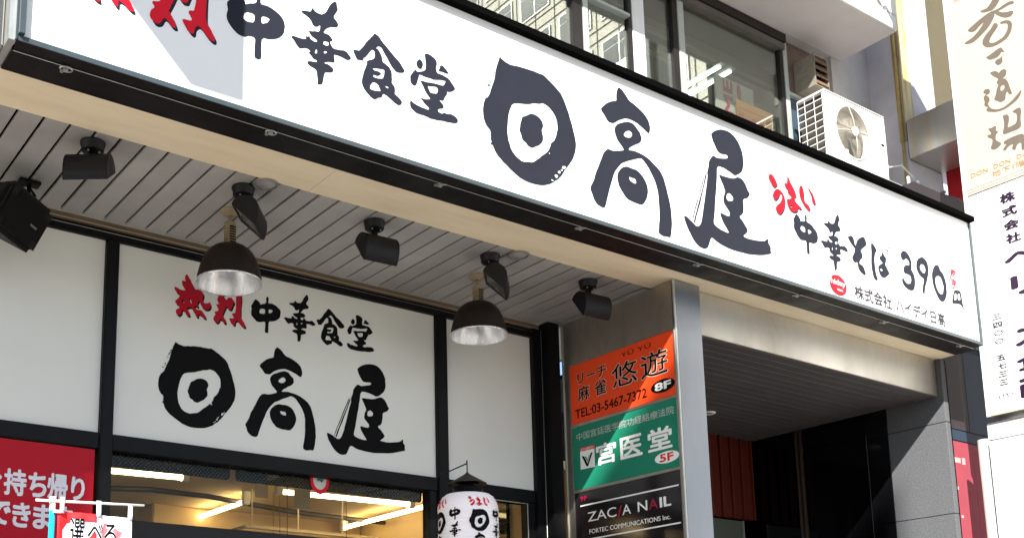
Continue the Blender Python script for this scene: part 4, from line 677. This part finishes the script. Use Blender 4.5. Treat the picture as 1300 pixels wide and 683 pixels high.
# restaurant room
rr = thing('restaurant_room', 'warm lit restaurant room behind the shop window, cream ceiling and walls', 'room', (3, 7, 1.4))
box('ceiling', room_ceil, -0.5, 4.9, 5.0, 10, 1.45, 1.5, rr); box('back_wall', room_wall, -0.5, 4.9, 10, 10.1, -1.6, 1.45, rr)
box('left_wall', room_wall, -0.55, -0.5, 5.0, 10, -1.6, 1.45, rr); box('right_wall', room_wall, 4.75, 4.80, 5.0, 10, -1.6, 1.45, rr)
box('floor', brown_wood, -0.5, 4.9, 5.0, 10, -1.6, -1.55, rr)
box('duct_box', room_wall, 1.2, 2.6, 8.1, 8.8, 1.22, 1.449, rr, .01); box('beam', room_wall, 3.0, 4.74, 7.4, 7.7, 1.30, 1.449, rr, .01)
box('header', joint_dark, 0, 4.34, 4.951, 5.0, 1.19, 2.24, rr)
box('duct_box', mat('olive_duct', (.30, .27, .15), .6), 1.75, 2.05, 5.9, 6.3, 1.08, 1.449, rr)
ra = thing('ceiling_cassette', 'square ceiling air cassette with dark slots inside the restaurant', 'air conditioner', (3.9, 7.6, 1.44))
box('frame', mat('cassette_cream', (.60, .50, .34), .5), 3.30, 4.30, 7.9, 8.8, 1.415, 1.448, ra, .01); box('grille', mat('cassette_dark', (.16, .13, .08), .6), 3.45, 4.15, 8.05, 8.65, 1.405, 1.4145, ra)
def tubelamp(label, p0, p1, zt=1.385):
    mx_, my_ = (p0[0]+p1[0])/2, (p0[1]+p1[1])/2
    t = thing('tube_lamp', label, 'lamp', (mx_, my_, 1.45), 'lit warm tubes on the restaurant ceiling')
    tube('tube', tube_m, [(p0[0], p0[1], zt), (p1[0], p1[1], zt)], .016, t, 12)
    d = Vector((p1[0]-p0[0], p1[1]-p0[1], 0)).normalized()
    for q, s in ((p0, -1), (p1, 1)):
        c = Vector((q[0], q[1], 0))+d*s*.012
        box('end_socket', white_plastic, c.x-.022, c.x+.022, c.y-.022, c.y+.022, zt-.024, 1.4495, t, .003)
k_ = 1.385/1.35
def sc(p): return (p[0]*k_, p[1]*k_)
tubelamp('lit warm tube at the left end of the restaurant window, running along the front', sc((1.86, 6.09)), sc((2.627, 6.024)))
tubelamp('lit warm tube slanting away below the mesh gap, second from left', sc((3.283, 7.6)), sc((3.277, 6.514)))
tubelamp('longest lit warm tube, along the front under the round sticker', sc((3.314, 6.10)), sc((4.259, 6.042)))
tubelamp('lit warm tube slanting away at the right end of the restaurant window', sc((4.395, 7.08)), sc((4.388, 5.997)))
def light(x, y):
    pass
for lab, x, y, z0, z1, w_ in (('small square cream card hanging at the left end of the longest tube', 3.30, 6.10, 1.215, 1.335, .115), ('small cream card hanging above the second tube', 3.24, 6.50, 1.34, 1.42, .09), ('tilted cream card hanging by the right end tube', 4.45, 6.25, 1.15, 1.30, .13)):
    tag(box('hanging_card', mat('cream_card', (.66, .56, .36), .6), x, x+w_, y-.20, y-.196, z0, z1), lab, 'card')
for i in range(4): 
    y = 5.9+.35*(i % 3); x = 3.25+.14*i
    o = tube('hanging_wire', mat('thin_dark_wire', (.10, .08, .05), .5), [(x, y, 1.449), (x+.01, y, .7)], .0022)
    tag(o, 'thin dark wire hanging from the restaurant ceiling', 'wire', 'thin wires hanging inside the restaurant')
rl = thing('ceiling_rail', 'cream rail frame hanging under the restaurant ceiling', 'rail', (3.6, 6.6, 1.3))
cream_r = mat('cream_rail', (.62, .52, .34), .5)
for y in (6.55, 7.25): box('bar', cream_r, 3.30, 4.35, y, y+.03, 1.185, 1.205, rl)
for x in (3.30, 4.33): box('bar', cream_r, x, x+.02, 6.585, 7.245, 1.186, 1.204, rl)
for x in (3.35, 3.70, 4.05): box('drop_rod', cream_r, x, x+.008, 6.56, 6.568, 1.206, 1.449, rl)
tag(tube('ceiling_pipe', mat('dark_pipe', (.06, .05, .04), .5), [(2.2, 6.9, 1.40), (2.7, 6.7, 1.40), (3.1, 6.72, 1.40), (3.9, 6.95, 1.40), (4.7, 7.0, 1.40)], .018), 'dark curved pipe under the restaurant ceiling', 'pipe')
tag(box('smoke_hood', mat('tin_hood', (.32, .28, .2), .4, .5), 2.6, 3.5, 8.0, 8.9, 1.15, 1.449), 'dull metal smoke hood on the restaurant ceiling', 'hood')
# red poster
rp = thing('takeaway_poster', 'red poster with white takeaway lettering below the left panel', 'poster', (1.3, 4.88, .9))
box('sheet', poster_red, 0.5, 1.690, 4.876, 4.882, 0.2, 1.175, rp)
for ch, b in (('お', (1.185, 1.283, .930, 1.038)), ('持', (1.291, 1.389, .927, 1.045)), ('ち', (1.396, 1.478, .930, 1.040)), ('帰', (1.480, 1.572, .928, 1.045)), ('り', (1.587, 1.650, .932, 1.040)), ('で', (1.232, 1.328, .795, .898)), ('き', (1.334, 1.414, .790, .900)), ('ま', (1.424, 1.510, .790, .900)), ('す', (1.517, 1.600, .790, .900))):
    lettering(ch, poster_text, b, 'Y', 4.876, rp, 0.032, name='lettering')
# banner
bn = thing('banner', 'small red and white banner hung from a cyan pole at the lower left', 'banner', (1.33, 4.3, 0.8))
tube('pole', cyan_m, [(1.318, 4.31, -1.6), (1.334, 4.31, .795)], .0115, bn, 14)
tube('pole_cap', white_plastic, [(1.333, 4.31, .775), (1.334, 4.31, .830)], .0125, bn, 14)
tube('cross_arm', white_plastic, [(1.263, 4.296, .808), (1.704, 4.296, .828)], .0052, bn, 10)
def cloth(name, m, u0, u1, v0, v1, off, nu=14, nv=10):
    bm = bmesh.new(); gr_ = []
    for i in range(nu+1):
        col_ = []
        for j in range(nv+1):
            u = u0+(u1-u0)*i/nu; v_ = v0+(v1-v0)*j/nv
            y = 4.30+.010*math.sin(u*34+v_*5)*min(1, (0.79-v_)*9+.15)+.004*math.sin(u*80-v_*13)-off
            col_.append(bm.verts.new((u, y, v_)))
        gr_.append(col_)
    for i in range(nu):
        for j in range(nv): bm.faces.new((gr_[i][j], gr_[i+1][j], gr_[i+1][j+1], gr_[i][j+1]))
    bmesh.ops.translate(bm, vec=-loc_of(bn), verts=bm.verts)
    o = link(name, mesh_of(bm, True), m, bn); s = o.modifiers.new('thickness', 'SOLIDIFY'); s.thickness = .0012; return o
cloth('cloth', banner_red, 1.350, 1.508, -.9, .775, 0, 14, 60); cloth('cloth', banner_white, 1.5085, 1.655, -.9, .772, 0, 14, 60)
for u in (1.365, 1.512, 1.645): cloth('hanging_loop', banner_white, u-.009, u+.009, .765, .828, .010, 2, 3)
box('hanging_loop', banner_white, 1.333, 1.36, 4.285, 4.30, .765, .775, bn)
def drape(o):
    L = loc_of(bn)
    for v in o.data.vertices:
        u, z = v.co.x+L.x, v.co.z+L.z; dy = v.co.y
        v.co.y = 4.30+.010*math.sin(u*34+z*5)*min(1, (0.79-z)*9+.15)+.004*math.sin(u*80-z*13)+dy-L.y
    return o
def bshape(name, m, pts, off):
    me = fill_mesh([pts]); bm = bmesh.new(); bm.from_mesh(me)
    for k in range(40): bmesh.ops.bisect_plane(bm, geom=bm.verts[:]+bm.edges[:]+bm.faces[:], plane_co=(1.30+k*.01, 0, 0), plane_no=(1, 0, 0))
    bm.to_mesh(me); bm.free(); to_plane(me, 'Y', 0, off); 
    for v in me.vertices: v.co -= loc_of(bn); v.co.y += bn.location.y
    return drape(link(name, me, m, bn))
bshape('lilac_print', banner_lilac, [(1.374, .60), (1.372, .70), (1.392, .728), (1.43, .742), (1.507, .738), (1.507, .2), (1.374, .2)], .0035)
bshape('pink_print', banner_pink, [(1.535, .74), (1.553, .742), (1.556, .70), (1.575, .728), (1.604, .715), (1.622, .712), (1.600, .69), (1.612, .675), (1.58, .68), (1.565, .66), (1.54, .69), (1.52, .67), (1.53, .70)], .0045)
for ch, b in (('選', (1.404, 1.461, .645, .752)), ('べ', (1.472, 1.532, .665, .735)), ('る', (1.540, 1.590, .655, .740))):
    for nm, m_, bo, of in (('lettering_edge', banner_white, .06, .0055), ('lettering', ink_black, .012, .007)):
        o = lettering(ch, m_, b, 'Y', 4.30, bn, bo, off=of, name=nm)
        for v in o.data.vertices: v.co.y -= (4.30-bn.location.y)
        drape(o)
# lantern
LX, LY, LZ, LR = 3.507, 4.46, 1.085, .152
lt = thing('paper_lantern', 'white cylindrical lantern with red and black brush characters below a black cap', 'lantern', (LX, LY, LZ))
prof = [(0.080, 0.0), (0.083, -.004)]
zz = -.008
k = 0
def lrad(z):
    d = -z
    return LR*min(1, (0.60+0.40*math.sqrt(max(0, 1-((.085-d)/.085)**2)) if d < .085 else 1))
while zz > -.62:
    r0 = lrad(zz); prof += [(r0-.0015, zz), (r0+.0022, zz-.004), (r0+.0040, zz-.0085), (lrad(zz-.013)+.0022, zz-.013)]; zz -= .0170; k += 1
lathe('body', lantern_m, prof, lt, seg=56)
lathe('cap', frame_black, [(0.001, .035), (0.072, .035), (0.078, .028), (0.080, .0), (0.086, -.004), (0.078, -.008)], lt, seg=40)
lathe('cap_hood', mat('sooty_tin', (.03, .022, .018), .45), [(0.004, .115), (0.012, .105), (0.062, .075), (0.098, .054), (0.100, .050), (0.062, .062)], lt, seg=32)
bm = bmesh.new()
for a in (0, 90, 180, 270): add_tube(bm, [(0, 0, .112), (.075*math.cos(R(a+20)), .075*math.sin(R(a+20)), .03)], .0022, 5)
link('wire_hanger', mesh_of(bm), frame_black, lt)
hk = thing('lantern_hook', 'thin black rod carrying the lantern from the shop front post', 'hook', (3.64, 4.86, 1.22))
tube('rod', frame_black, [(3.62, 4.862, 1.262), (LX, LY+.004, 1.245), (LX, LY, 1.262)], .0035, hk, 6); tube('drop', frame_black, [(LX, LY, 1.26), (LX, LY, 1.196)], .003, hk, 6)
def wrap(me, u0, z_of, scale, ang0):
    """lay a flat outline (u, v) on the lantern body around angle ang0"""
    bm = bmesh.new(); bm.from_mesh(me)
    xs = [v.co.x for v in bm.verts]; a, b = min(xs), max(xs); n = max(2, int((b-a)/.012))
    for k in range(1, n): bmesh.ops.bisect_plane(bm, geom=bm.verts[:]+bm.edges[:]+bm.faces[:], plane_co=(a+(b-a)*k/n, 0, 0), plane_no=(1, 0, 0))
    ys = [v.co.y for v in bm.verts]; a2, b2 = min(ys), max(ys); n = max(2, int((b2-a2)/.02))
    for k in range(1, n): bmesh.ops.bisect_plane(bm, geom=bm.verts[:]+bm.edges[:]+bm.faces[:], plane_co=(0, a2+(b2-a2)*k/n, 0), plane_no=(0, 1, 0))
    for v in bm.verts:
        th = ang0+v.co.x/LR; z = v.co.y; r = lrad(z)+.0052
        v.co = Vector((r*math.cos(th), r*math.sin(th), z))
    bm.to_mesh(me); bm.free(); return me
def lant_glyph(keys, m, cu, cz, w_, h_, ang):
    pts = [[(l[i]/1000, l[i+1]/1000) for i in range(0, len(l), 2)] for k in keys for l in GL[k]]
    xs = [p[0] for l in pts for p in l]; zs = [p[1] for l in pts for p in l]
    f = lambda p: (cu+w_*((p[0]-min(xs))/(max(xs)-min(xs))-.5), cz+h_*((p[1]-min(zs))/(max(zs)-min(zs))-.5))
    link('character', wrap(fill_mesh([chaikin([f(p) for p in l]) for l in pts]), 0, 0, 1, ang), m, lt)
VA = math.atan2(-LY, -LX)     # direction from lantern to the eye
for base in (0.0, -R(88), R(88), R(180)):
    A = VA+R(22)+base
    lant_glyph(['uma_a', 'uma_b'], ink_red, -.040, -.062, .034, .050, A); lant_glyph(['uma_c'], ink_red, .0, -.062, .036, .050, A); lant_glyph(['uma_d', 'uma_e'], ink_red, .040, -.062, .036, .050, A)
    lant_glyph(['sun', 'sundot'], ink_black, .0, -.158, .108, .112, A); lant_glyph(['taka', 'taka_b', 'taka_c'], ink_black, .0, -.275, .09, .11, A)
    lant_glyph(['naka'], ink_black, .108, -.122, .062, .066, A); lant_glyph(['hana'], ink_black, .108, -.202, .066, .080, A)

# ================================================================ STEEL PILLAR AND DIRECTORY
pl_ = thing('steel_pillar', 'brushed steel clad pillar right of the shop front', 'pillar', (4.6, 4.3, -1.6))
box('front_cladding', steel, 4.513, 4.711, 3.908, 3.928, -1.6, 2.2735, pl_, 0.003)
box('side_cladding', steel_side, 4.508, 4.512, 3.93, 4.785, 2.012, 2.2695, pl_)
box('side_cladding', steel_side, 4.506, 4.512, 4.732, 4.788, -1.6, 2.010, pl_)
box('side_cladding', steel_side, 4.708, 4.711, 3.93, 4.785, -1.6, 2.27, pl_)
box('core', dark_panel, 4.513, 4.707, 3.93, 4.785, -1.6, 2.272, pl_)
box('edge_angle', alu, 4.500, 4.512, 4.783, 4.790, -1.6, 2.262, pl_)
box('edge_angle', alu, 4.498, 4.5115, 3.906, 3.915, -1.6, 2.272, pl_)
fr = thing('directory_holder', 'thin metal frame holding the stacked floor directory plates on the pillar side', 'frame', (4.5, 4.3, 1.5))
for z in (2.002, 1.626, 1.238): box('rail', steel_side, 4.495, 4.5075, 3.916, 4.730, z-.008, z+.008, fr, 0.001)
box('backing', joint_dark, 4.505, 4.5078, 3.93, 4.73, 0.3, 1.99, fr)
for y0, y1 in ((3.916, 3.924), (4.722, 4.730)): box('stile', steel_side, 4.494, 4.505, y0, y1, 0.3, 1.993, fr)
XP = 4.498
def plate(label, m, z0, z1):
    t = thing('directory_plate', label, 'sign', (XP, 4.32, z0), 'floor directory plates'); box('plate', m, XP+.001, XP+.005, 3.925, 4.721, z0, z1, t); return t
def YL(s, m, p, a, b, c, d, **k): return lettering(s, m, (-a, -b, c, d), 'X', XP+.001, p, **k)
p1 = plate('orange red mahjong parlour plate with black characters, top of the stack', orange_red, 1.636, 1.993)
edge_w = mat('plate_outline', (.62, .45, .36), .5)
def dbl(s, p, a, b, c, d, bo): YL(s, edge_w, p, a+.004, b-.004, c-.004, d+.004, bold=bo+.018, off=.0012); YL(s, ink_black, p, a, b, c, d, bold=bo, off=.0022)
YL('YŪ YŪ', ink_black, p1, 4.306, 4.086, 1.938, 1.972, bold=-.004)
dbl('リーチ', p1, 4.660, 4.425, 1.868, 1.935, .012); dbl('麻', p1, 4.660, 4.565, 1.765, 1.852, .012); dbl('雀', p1, 4.525, 4.430, 1.765, 1.855, .012)
dbl('悠', p1, 4.385, 4.190, 1.775, 1.910, .004); dbl('遊', p1, 4.165, 3.972, 1.770, 1.912, .004)
YL('TEL:03-5467-7372', ink_black, p1, 4.688, 4.130, 1.668, 1.722, bold=.01)
ellipse('floor_badge', ink_black, -4.014, 1.704, .085, .036, 'X', XP+.001, p1, .001); YL('8F', white_print, p1, 4.072, 3.955, 1.682, 1.726, bold=.035)
p2 = plate('green clinic plate with white characters and an oval floor badge, middle of the stack', green_m, 1.246, 1.618)
YL('中国宮廷医学院功経絡療法院', mat('pale_grey_print', (.36, .42, .40), .5), p2, 4.685, 3.945, 1.535, 1.580, bold=.012)
for ch, a, b in (('宮', 4.532, 4.375), ('医', 4.345, 4.180), ('堂', 4.140, 3.968)): YL(ch, white_print, p2, a, b, 1.358, 1.482, bold=.024)
ellipse('floor_badge', white_print, -4.012, 1.312, .085, .032, 'X', XP+.001, p2, .001); YL('5F', mat('badge_red', (.60, .02, .02), .5), p2, 4.062, 3.965, 1.290, 1.334, bold=.03)
shape('crest_card', white_print, [(-4.662, 1.362), (-4.545, 1.358), (-4.545, 1.487), (-4.662, 1.490)], 'X', XP+.001, p2, .001)
shape('crest_band', mat('badge_red', (.60, .02, .02), .5), [(-4.662, 1.468), (-4.545, 1.465), (-4.545, 1.487), (-4.662, 1.490)], 'X', XP+.001, p2, .0018)
YL('KYUIDO', white_print, p2, 4.652, 4.555, 1.470, 1.483, bold=.01, off=.0026)
shape('crest_mark', ink_black, [(-4.650, 1.440), (-4.630, 1.435), (-4.603, 1.388), (-4.575, 1.445), (-4.560, 1.445), (-4.600, 1.372), (-4.612, 1.372)], 'X', XP+.001, p2, .0018)
shape('crest_mark', mat('crest_green', (.02, .16, .09), .5), [(-4.625, 1.432), (-4.612, 1.430), (-4.602, 1.408), (-4.590, 1.434), (-4.583, 1.434), (-4.602, 1.396)], 'X', XP+.001, p2, .0026)
p3 = plate('black nail salon plate with white lettering and two white rules, lowest in view', black_plate, 0.86, 1.230)
YL('9F', mat('dark_crimson_print', (.30, .005, .03), .5), p3, 4.675, 4.618, 1.178, 1.205, bold=.03)
for z in (1.150, .951): box('rule', white_print, XP-.0002, XP+.0008, 3.942, 4.677, z-.004, z+.004, p3)
YL('ZAC', white_print, p3, 4.620, 4.395, 1.050, 1.105, bold=.004); YL('/', mat('dark_crimson_print', (.30, .005, .03), .5), p3, 4.385, 4.350, 1.046, 1.106, bold=.02)
YL('A', white_print, p3, 4.350, 4.285, 1.050, 1.105, bold=.004); YL('N', white_print, p3, 4.235, 4.165, 1.050, 1.105, bold=.008)
YL('A', mat('dark_crimson_print', (.30, .005, .03), .5), p3, 4.155, 4.090, 1.050, 1.105, bold=.012); YL('IL', white_print, p3, 4.078, 3.998, 1.050, 1.105, bold=.03)
YL('FORTEC COMMUNICATIONS Inc.', white_print, p3, 4.611, 4.008, .980, 1.006, bold=.01)
p4 = plate('white plate at the bottom of the directory, below the picture', white_print, 0.45, .84)

# ================================================================ ENTRANCE
ln = thing('entrance_lintel', 'brushed steel lintel over the dark building entrance', 'lintel', (5.9, 3.97, 2.02))
box('cladding', mat('lintel_steel', (0.62, 0.59, 0.53), 0.36, 1.0, col2=(0.38, 0.34, 0.28), scale=1.5, stretch=(1, 1, 0.5), rvar=0.14, bump=0.02, bscale=90), 4.713, 7.072, 3.958, 3.975, 2.022, 2.2745, ln, 0.003)
box('core', dark_panel, 4.713, 7.05, 3.976, 4.06, 2.035, 2.272, ln)
ec = thing('entrance_ceiling', None, None, (5.9, 4.8, 2.02)); ec['kind'] = 'structure'
box('backing', joint_dark, 4.72, 7.09, 3.98, 5.8, 2.036, 2.06, ec)
for k in range(22):
    y0 = 3.980+k*.0735; box('slat', dark_ceiling, 4.715, 7.078, y0, y0+.069, 2.021+.0006*(k % 3), 2.034, ec, 0.0015, 1)
t = thing('downlight', 'tiny round white downlight in the dark entrance ceiling', 'lamp', (6.115, 5.055, 2.02)); lathe('trim', white_plastic, [(0.02, -.002), (0.035, -.008), (0.045, -.004), (0.046, 0.001)], t, seg=24)
box('wall', conc, 4.72, 7.3, 5.60, 5.7, -1.6, 2.2, None); bpy.data.objects[-1] if False else None
bw = [o for o in bpy.data.objects if o.name == 'wall' or o.name.startswith('wall.')][-1]
wl_ = None
for o in COL.objects:
    if o.name.startswith('wall') and o.parent is None: wl_ = o
wl_.name = 'entrance_back_wall'; wl_['kind'] = 'structure'; wl_.data.materials.clear(); wl_.data.materials.append(black_and_shaded_stone)
lv = thing('louvre_screen', 'dark red vertical slat screen at the back of the entrance', 'screen', (6.85, 5.5, 1.4))
for k in range(6):
    x = 6.36+k*.118; box('slat', oxide_red, x, x+.085, 5.46, 5.50, 1.405, 2.06-.0*k, lv, 0.002, 1)
    box('slat', mat('oxide_red_light', (0.11, 0.018, 0.007), 0.6, spec=.2), x+.087, x+.098, 5.44, 5.50, 1.405, 2.06, lv)
gp = thing('entrance_picture', 'grey green panel below the red slat screen in the entrance', 'panel', (6.7, 5.5, 1.0)); box('panel', mat('sage_panel', (.07, .08, .065), .4), 6.30, 6.94, 5.50, 5.52, -1.0, 1.395, gp); box('edge', alu, 6.945, 6.955, 5.48, 5.52, -1.0, 1.395, gp)
# right wall of the entrance: granite by the street, further in black panels with the wall's shade in their colour
gw = thing('entrance_side_wall', 'dark stone clad right wall of the entrance', 'wall', (7.1, 4.6, -1.6))
zs = [-1.6, -.95, -.35, .25, .62, 1.235, 1.845, 2.272]
for i in range(len(zs)-1):
    box('stone_panel', granite, 7.082, 7.13, 3.925, 4.338, zs[i]+.002, zs[i+1]-.002, gw, 0.0015, 1)
    box('stone_panel', black_and_shaded_stone, 7.084, 7.13, 4.340, 4.503, zs[i]+.002, zs[i+1]-.002, gw, 0.0015, 1)  # black starts at the shadow edge; shade put into the stone colour
zs2 = [-1.6, -.9, -.2, .5, 1.17, 1.87, 2.272]
for i in range(len(zs2)-1):
    box('stone_panel', shaded_black_gloss, 7.086, 7.13, 4.508, 5.018, zs2[i]+.002, zs2[i+1]-.002, gw, 0.001, 1)
    box('stone_panel', shaded_black_gloss, 7.086, 7.13, 5.085, 5.598, zs2[i]+.002, zs2[i+1]-.002, gw, 0.001, 1)
for y in (5.026, 5.062): box('metal_strip', mat('brown_steel_strip', (.16, .12, .10), .35, .8), 7.080, 7.125, y, y+.018, -1.6, 2.27, gw)
box('core', joint_dark, 7.132, 7.15, 3.93, 5.6, -1.6, 2.27, gw)
# outer corner pillar
cp_ = thing('corner_pillar', 'dark blue glass and stone corner pillar below the right end of the fascia', 'pillar', (7.5, 4.1, -1.6))
box('edge_strip', mat('violet_black_trim', (.03, .012, .03), .2), 7.15, 7.185, 3.985, 4.02, -1.6, 2.40, cp_)
box('dark_panel', dark_panel, 7.19, 7.50, 4.0, 4.03, 1.842, 2.46, cp_, 0.002)
box('blue_panel', blue_glass, 7.503, 7.86, 4.0, 4.03, 1.842, 2.46, cp_, 0.002); box('blue_panel', blue_glass, 7.19, 7.86, 4.0, 4.03, 1.765, 1.838, cp_, 0.002)
box('core', dark_panel, 7.16, 8.14, 4.031, 4.60, -1.6, 3.6, cp_)
box('cap', mat('grey_steel_post', (0.30, 0.30, 0.29), 0.5), 7.15, 8.0, 3.93, 4.03, 2.465, 2.62, cp_)
pp = thing('pink_poster', 'pink red panel beneath the dark blue glass', 'poster', (7.4, 4.0, 1.2))
box('sheet', pink_m, 7.20, 7.50, 3.992, 3.999, .2, 1.755, pp); box('sheet', pink_m, 7.505, 7.62, 3.994, 3.999, .2, 1.755, pp)
for a, b, c, d in ((7.24, 7.33, 1.605, 1.64), (7.35, 7.385, 1.60, 1.645), (7.26, 7.275, 1.42, 1.44), (7.275, 7.30, 1.23, 1.25)): box('print', mat('faint_pink_print', (.60, .33, .33), .5), a, b, 3.990, 3.9915, c, d, pp)
sp_ = thing('steel_post', 'polished round steel post left of the glaring white sign', 'post', (7.17, 3.74, -1.6)); tube('post', mat('polished_steel', (.62, .68, .62), .3, .45), [(7.20, 3.755, -1.6), (7.20, 3.755, 1.700)], .038, sp_, 24)
box('bracket', conc, 7.19, 7.40, 2.6, 3.72, 1.69, 1.80, sp_)

# ================================================================ RIGHT HAND PROJECTING SIGNS
XS = 7.15
cs = thing('projecting_sign', 'tall cream and white projecting sign with vertical lettering at the right edge', 'sign', (XS+.1, 3.1, 1.83))
box('cabinet', alu, XS+.008, XS+.26, 2.30, 3.69, 1.835, 5.9, cs, 0.003)
box('cream_panel', cream_panel, XS, XS+.0075, 2.33, 3.664, 3.392, 5.88, cs)
box('white_panel', white_face, XS, XS+.0075, 2.33, 3.664, 1.862, 3.330, cs)
frm = mat('pale_sign_frame', (.66, .70, .64), .4, var=.1, scale=9)
box('stile', frm, XS-.006, XS+.007, 3.666, 3.694, 1.83, 5.9, cs, 0.002)
for z0, z1 in ((3.333, 3.348), (3.350, 3.368), (3.370, 3.390)): box('divider', mat('tan_frame', (.50, .44, .34), .5), XS-.008, XS+.007, 2.30, 3.665, z0, z1, cs, 0.002)
box('bottom_frame', mat('tan_frame', (.50, .44, .34), .5), XS-.006, XS+.007, 2.30, 3.665, 1.83, 1.860, cs, 0.002)
bk = ['b1', 'b2', 'b3', 'b4', 'b5', 'b6', 'b7', 'b8', 'b9', 'b10']
def bp(l): return chaikin([(-l[i]/1000, l[i+1]/1000) for i in range(0, len(l), 2)])
for ks in (['b1', 'b2', 'b3'], ['b4', 'b5'], ['b6', 'b7'], ['b8', 'b9', 'b10']):
    me = fill_mesh([bp(l) for k in ks for l in GB[k]]); to_plane(me, 'X', XS, .0012, cs); link('character', me, taupe, cs)
def XLt(s, m, a, b, c, d, **k): return lettering(s, m, (-a, -b, c, d), 'X', XS, cs, **k)
me = fill_mesh([[(-3.62, 4.735), (-3.50, 4.72), (-3.50, 4.85), (-3.62, 4.86)], [(-3.613, 4.742), (-3.507, 4.728), (-3.507, 4.843), (-3.613, 4.852)]]); to_plane(me, 'X', XS, .0012, cs); link('stamp_outline', me, mat('soft_red_print', (.62, .18, .14), .5), cs)
XLt('DON', gold_text, 3.631, 3.519, 3.450, 3.480); XLt('DON', gold_text, 3.480, 3.372, 3.452, 3.482); XLt('DON', gold_text, 3.330, 3.222, 3.454, 3.484); XLt('地下1階', gold_text, 3.495, 3.285, 3.390+.008, 3.440)
for ch, b in (('株', (3.466, 3.366, 3.194, 3.262)), ('式', (3.462, 3.364, 3.100, 3.168)), ('会', (3.460, 3.362, 3.008, 3.074)), ('社', (3.456, 3.360, 2.917, 2.984)), ('ベ', (3.482, 3.255, 2.775, 2.865)), ('リ', (3.457, 3.287, 2.565, 2.700)), ('ズ', (3.470, 3.240, 2.235, 2.370)), ('企', (3.474, 3.240, 2.075, 2.190)), ('画', (3.470, 3.240, 1.895, 2.025))):
    XLt(ch, purple_text, *b, bold=.048)
box('character', purple_text, XS-.002, XS-.0005, 3.345, 3.385, 2.395, 2.545, cs)
tel = '三四〇〇ー五七三三'; z = 2.490
for ch in tel:
    h = .036 if ch not in 'ー' else .034
    if ch == 'ー': box('lettering', grey_text, XS-.0015, XS-.0005, 3.5625, 3.5665, z-.040, z-.004, cs)
    else: XLt(ch, grey_text, 3.592, 3.535, z-h-.004, z-.004, bold=.034)
    z -= .0545
XLt('(代)', grey_text, 3.605, 3.512, 1.925, 1.965)
ws = thing('lower_white_sign', 'glaring blank white sign below the cream projecting sign', 'sign', (XS+.1, 3.1, .2)); box('panel', white_face, XS+.01, XS+.25, 2.3, 3.708, -.4, 1.675, ws, 0.006)

# ================================================================ SURROUNDINGS ACROSS THE STREET (seen in reflections, casting the street's shade)
def block(name, label, pts, z1, m, wins=()):
    t = thing(name, label, 'building', (sum(p[0] for p in pts)/len(pts), sum(p[1] for p in pts)/len(pts), -1.6))
    bm = bmesh.new(); a = [bm.verts.new((x, y, -1.6)) for x, y in pts]; b = [bm.verts.new((x, y, z1)) for x, y in pts]; n = len(pts)
    for i in range(n): bm.faces.new((a[i], a[(i+1) % n], b[(i+1) % n], b[i]))
    bm.faces.new(b); bm.faces.new(a[::-1]); bmesh.ops.translate(bm, vec=-t.location, verts=bm.verts); link('walls', mesh_of(bm), m, t); return t
ZT = 14.22
b1 = block('shade_building', 'pale building across the street behind the viewer, unseen, shaped for its shadow', [(-9.75, -8.4), (-5.64, -8.4), (-11.64, -14.4), (-15.75, -14.4)], ZT, tile_b)  # added to shade the shop front; height and slanted side follow the sun
b2 = block('shade_building', 'narrower pale building across the street, unseen, left of a gap made for sunlight', [(-13.2, -8.4), (-11.52, -8.4), (-17.52, -14.4), (-19.2, -14.4)], 14.45, tile_b)  # added to shade the poster; gap beside it lets sun onto the banner
for bb, xs in ((b1, (-9.4, -8.2, -7.0)), (b2, (-12.8,))):
    for x in xs:
        for zf in range(5): box('window', far_win, x, x+.8, -8.42, -8.39, -.2+zf*2.9, 1.3+zf*2.9, bb)
db = block('dark_brick_building', 'dark brick building beside the cream tiled one down the street', [(38.2, 0), (60, 0), (60, -20.4), (38.2, -20.4)], 44.0, mat('dark_brick', (.10, .085, .075), .8, var=.3, scale=3))
tb = block('tiled_building', 'cream tiled building down the street seen mirrored in the upper windows', [(38.0, -20.5), (60, -20.5), (60, -62), (38.0, -62)], 54, tile_m)
tj = mat('tile_joint', (.20, .18, .15), .8)
box('shop_storey', mat('blue_grey_cladding', (.20, .25, .32), .4), 37.9, 38.0, -62, -20.5, -1.6, 14.0, tb); box('fascia_band', mat('brown_band', (.12, .10, .08), .5), 37.85, 38.0, -62, -20.5, 14.002, 16.5, tb)
fme = pme = None
for iy in range(13):
    for iz in range(5, 17):
        yc, zc = -22.6-iy*3.0, .9+iz*3.1
        if fme is None:
            f = box('window', white_plastic, 37.93, 38.0, yc-1.15, yc+1.15, zc-.95, zc+.95, tb); fme = f.data
        else: f = link('window', fme, None, tb, Vector((37.965, yc, zc))-tb.location)
        for s in (-.56, .56):
            for v_, hh in ((-.24, .62), (.66, .22)):
                if pme is None:
                    bm = bmesh.new(); add_box(bm, -.01, .01, -.50, .50, -1, 1); pme = mesh_of(bm); pme.materials.append(far_win)
                p = link('pane', pme, None, f, (-.045, s, v_)); p.scale = (1, 1, hh)
for k in range(17):
    for dz in (0, .62): box('tile_joint', tj, 37.96, 37.998, -62, -20.5, 17.6+k*3.1-6.2+dz, 17.635+k*3.1-6.2+dz, tb)
for k in range(28): box('tile_joint', tj, 37.97, 37.999, -21.1-k*1.5-.018, -21.1-k*1.5+.018, -1.6, 53.9, tb)
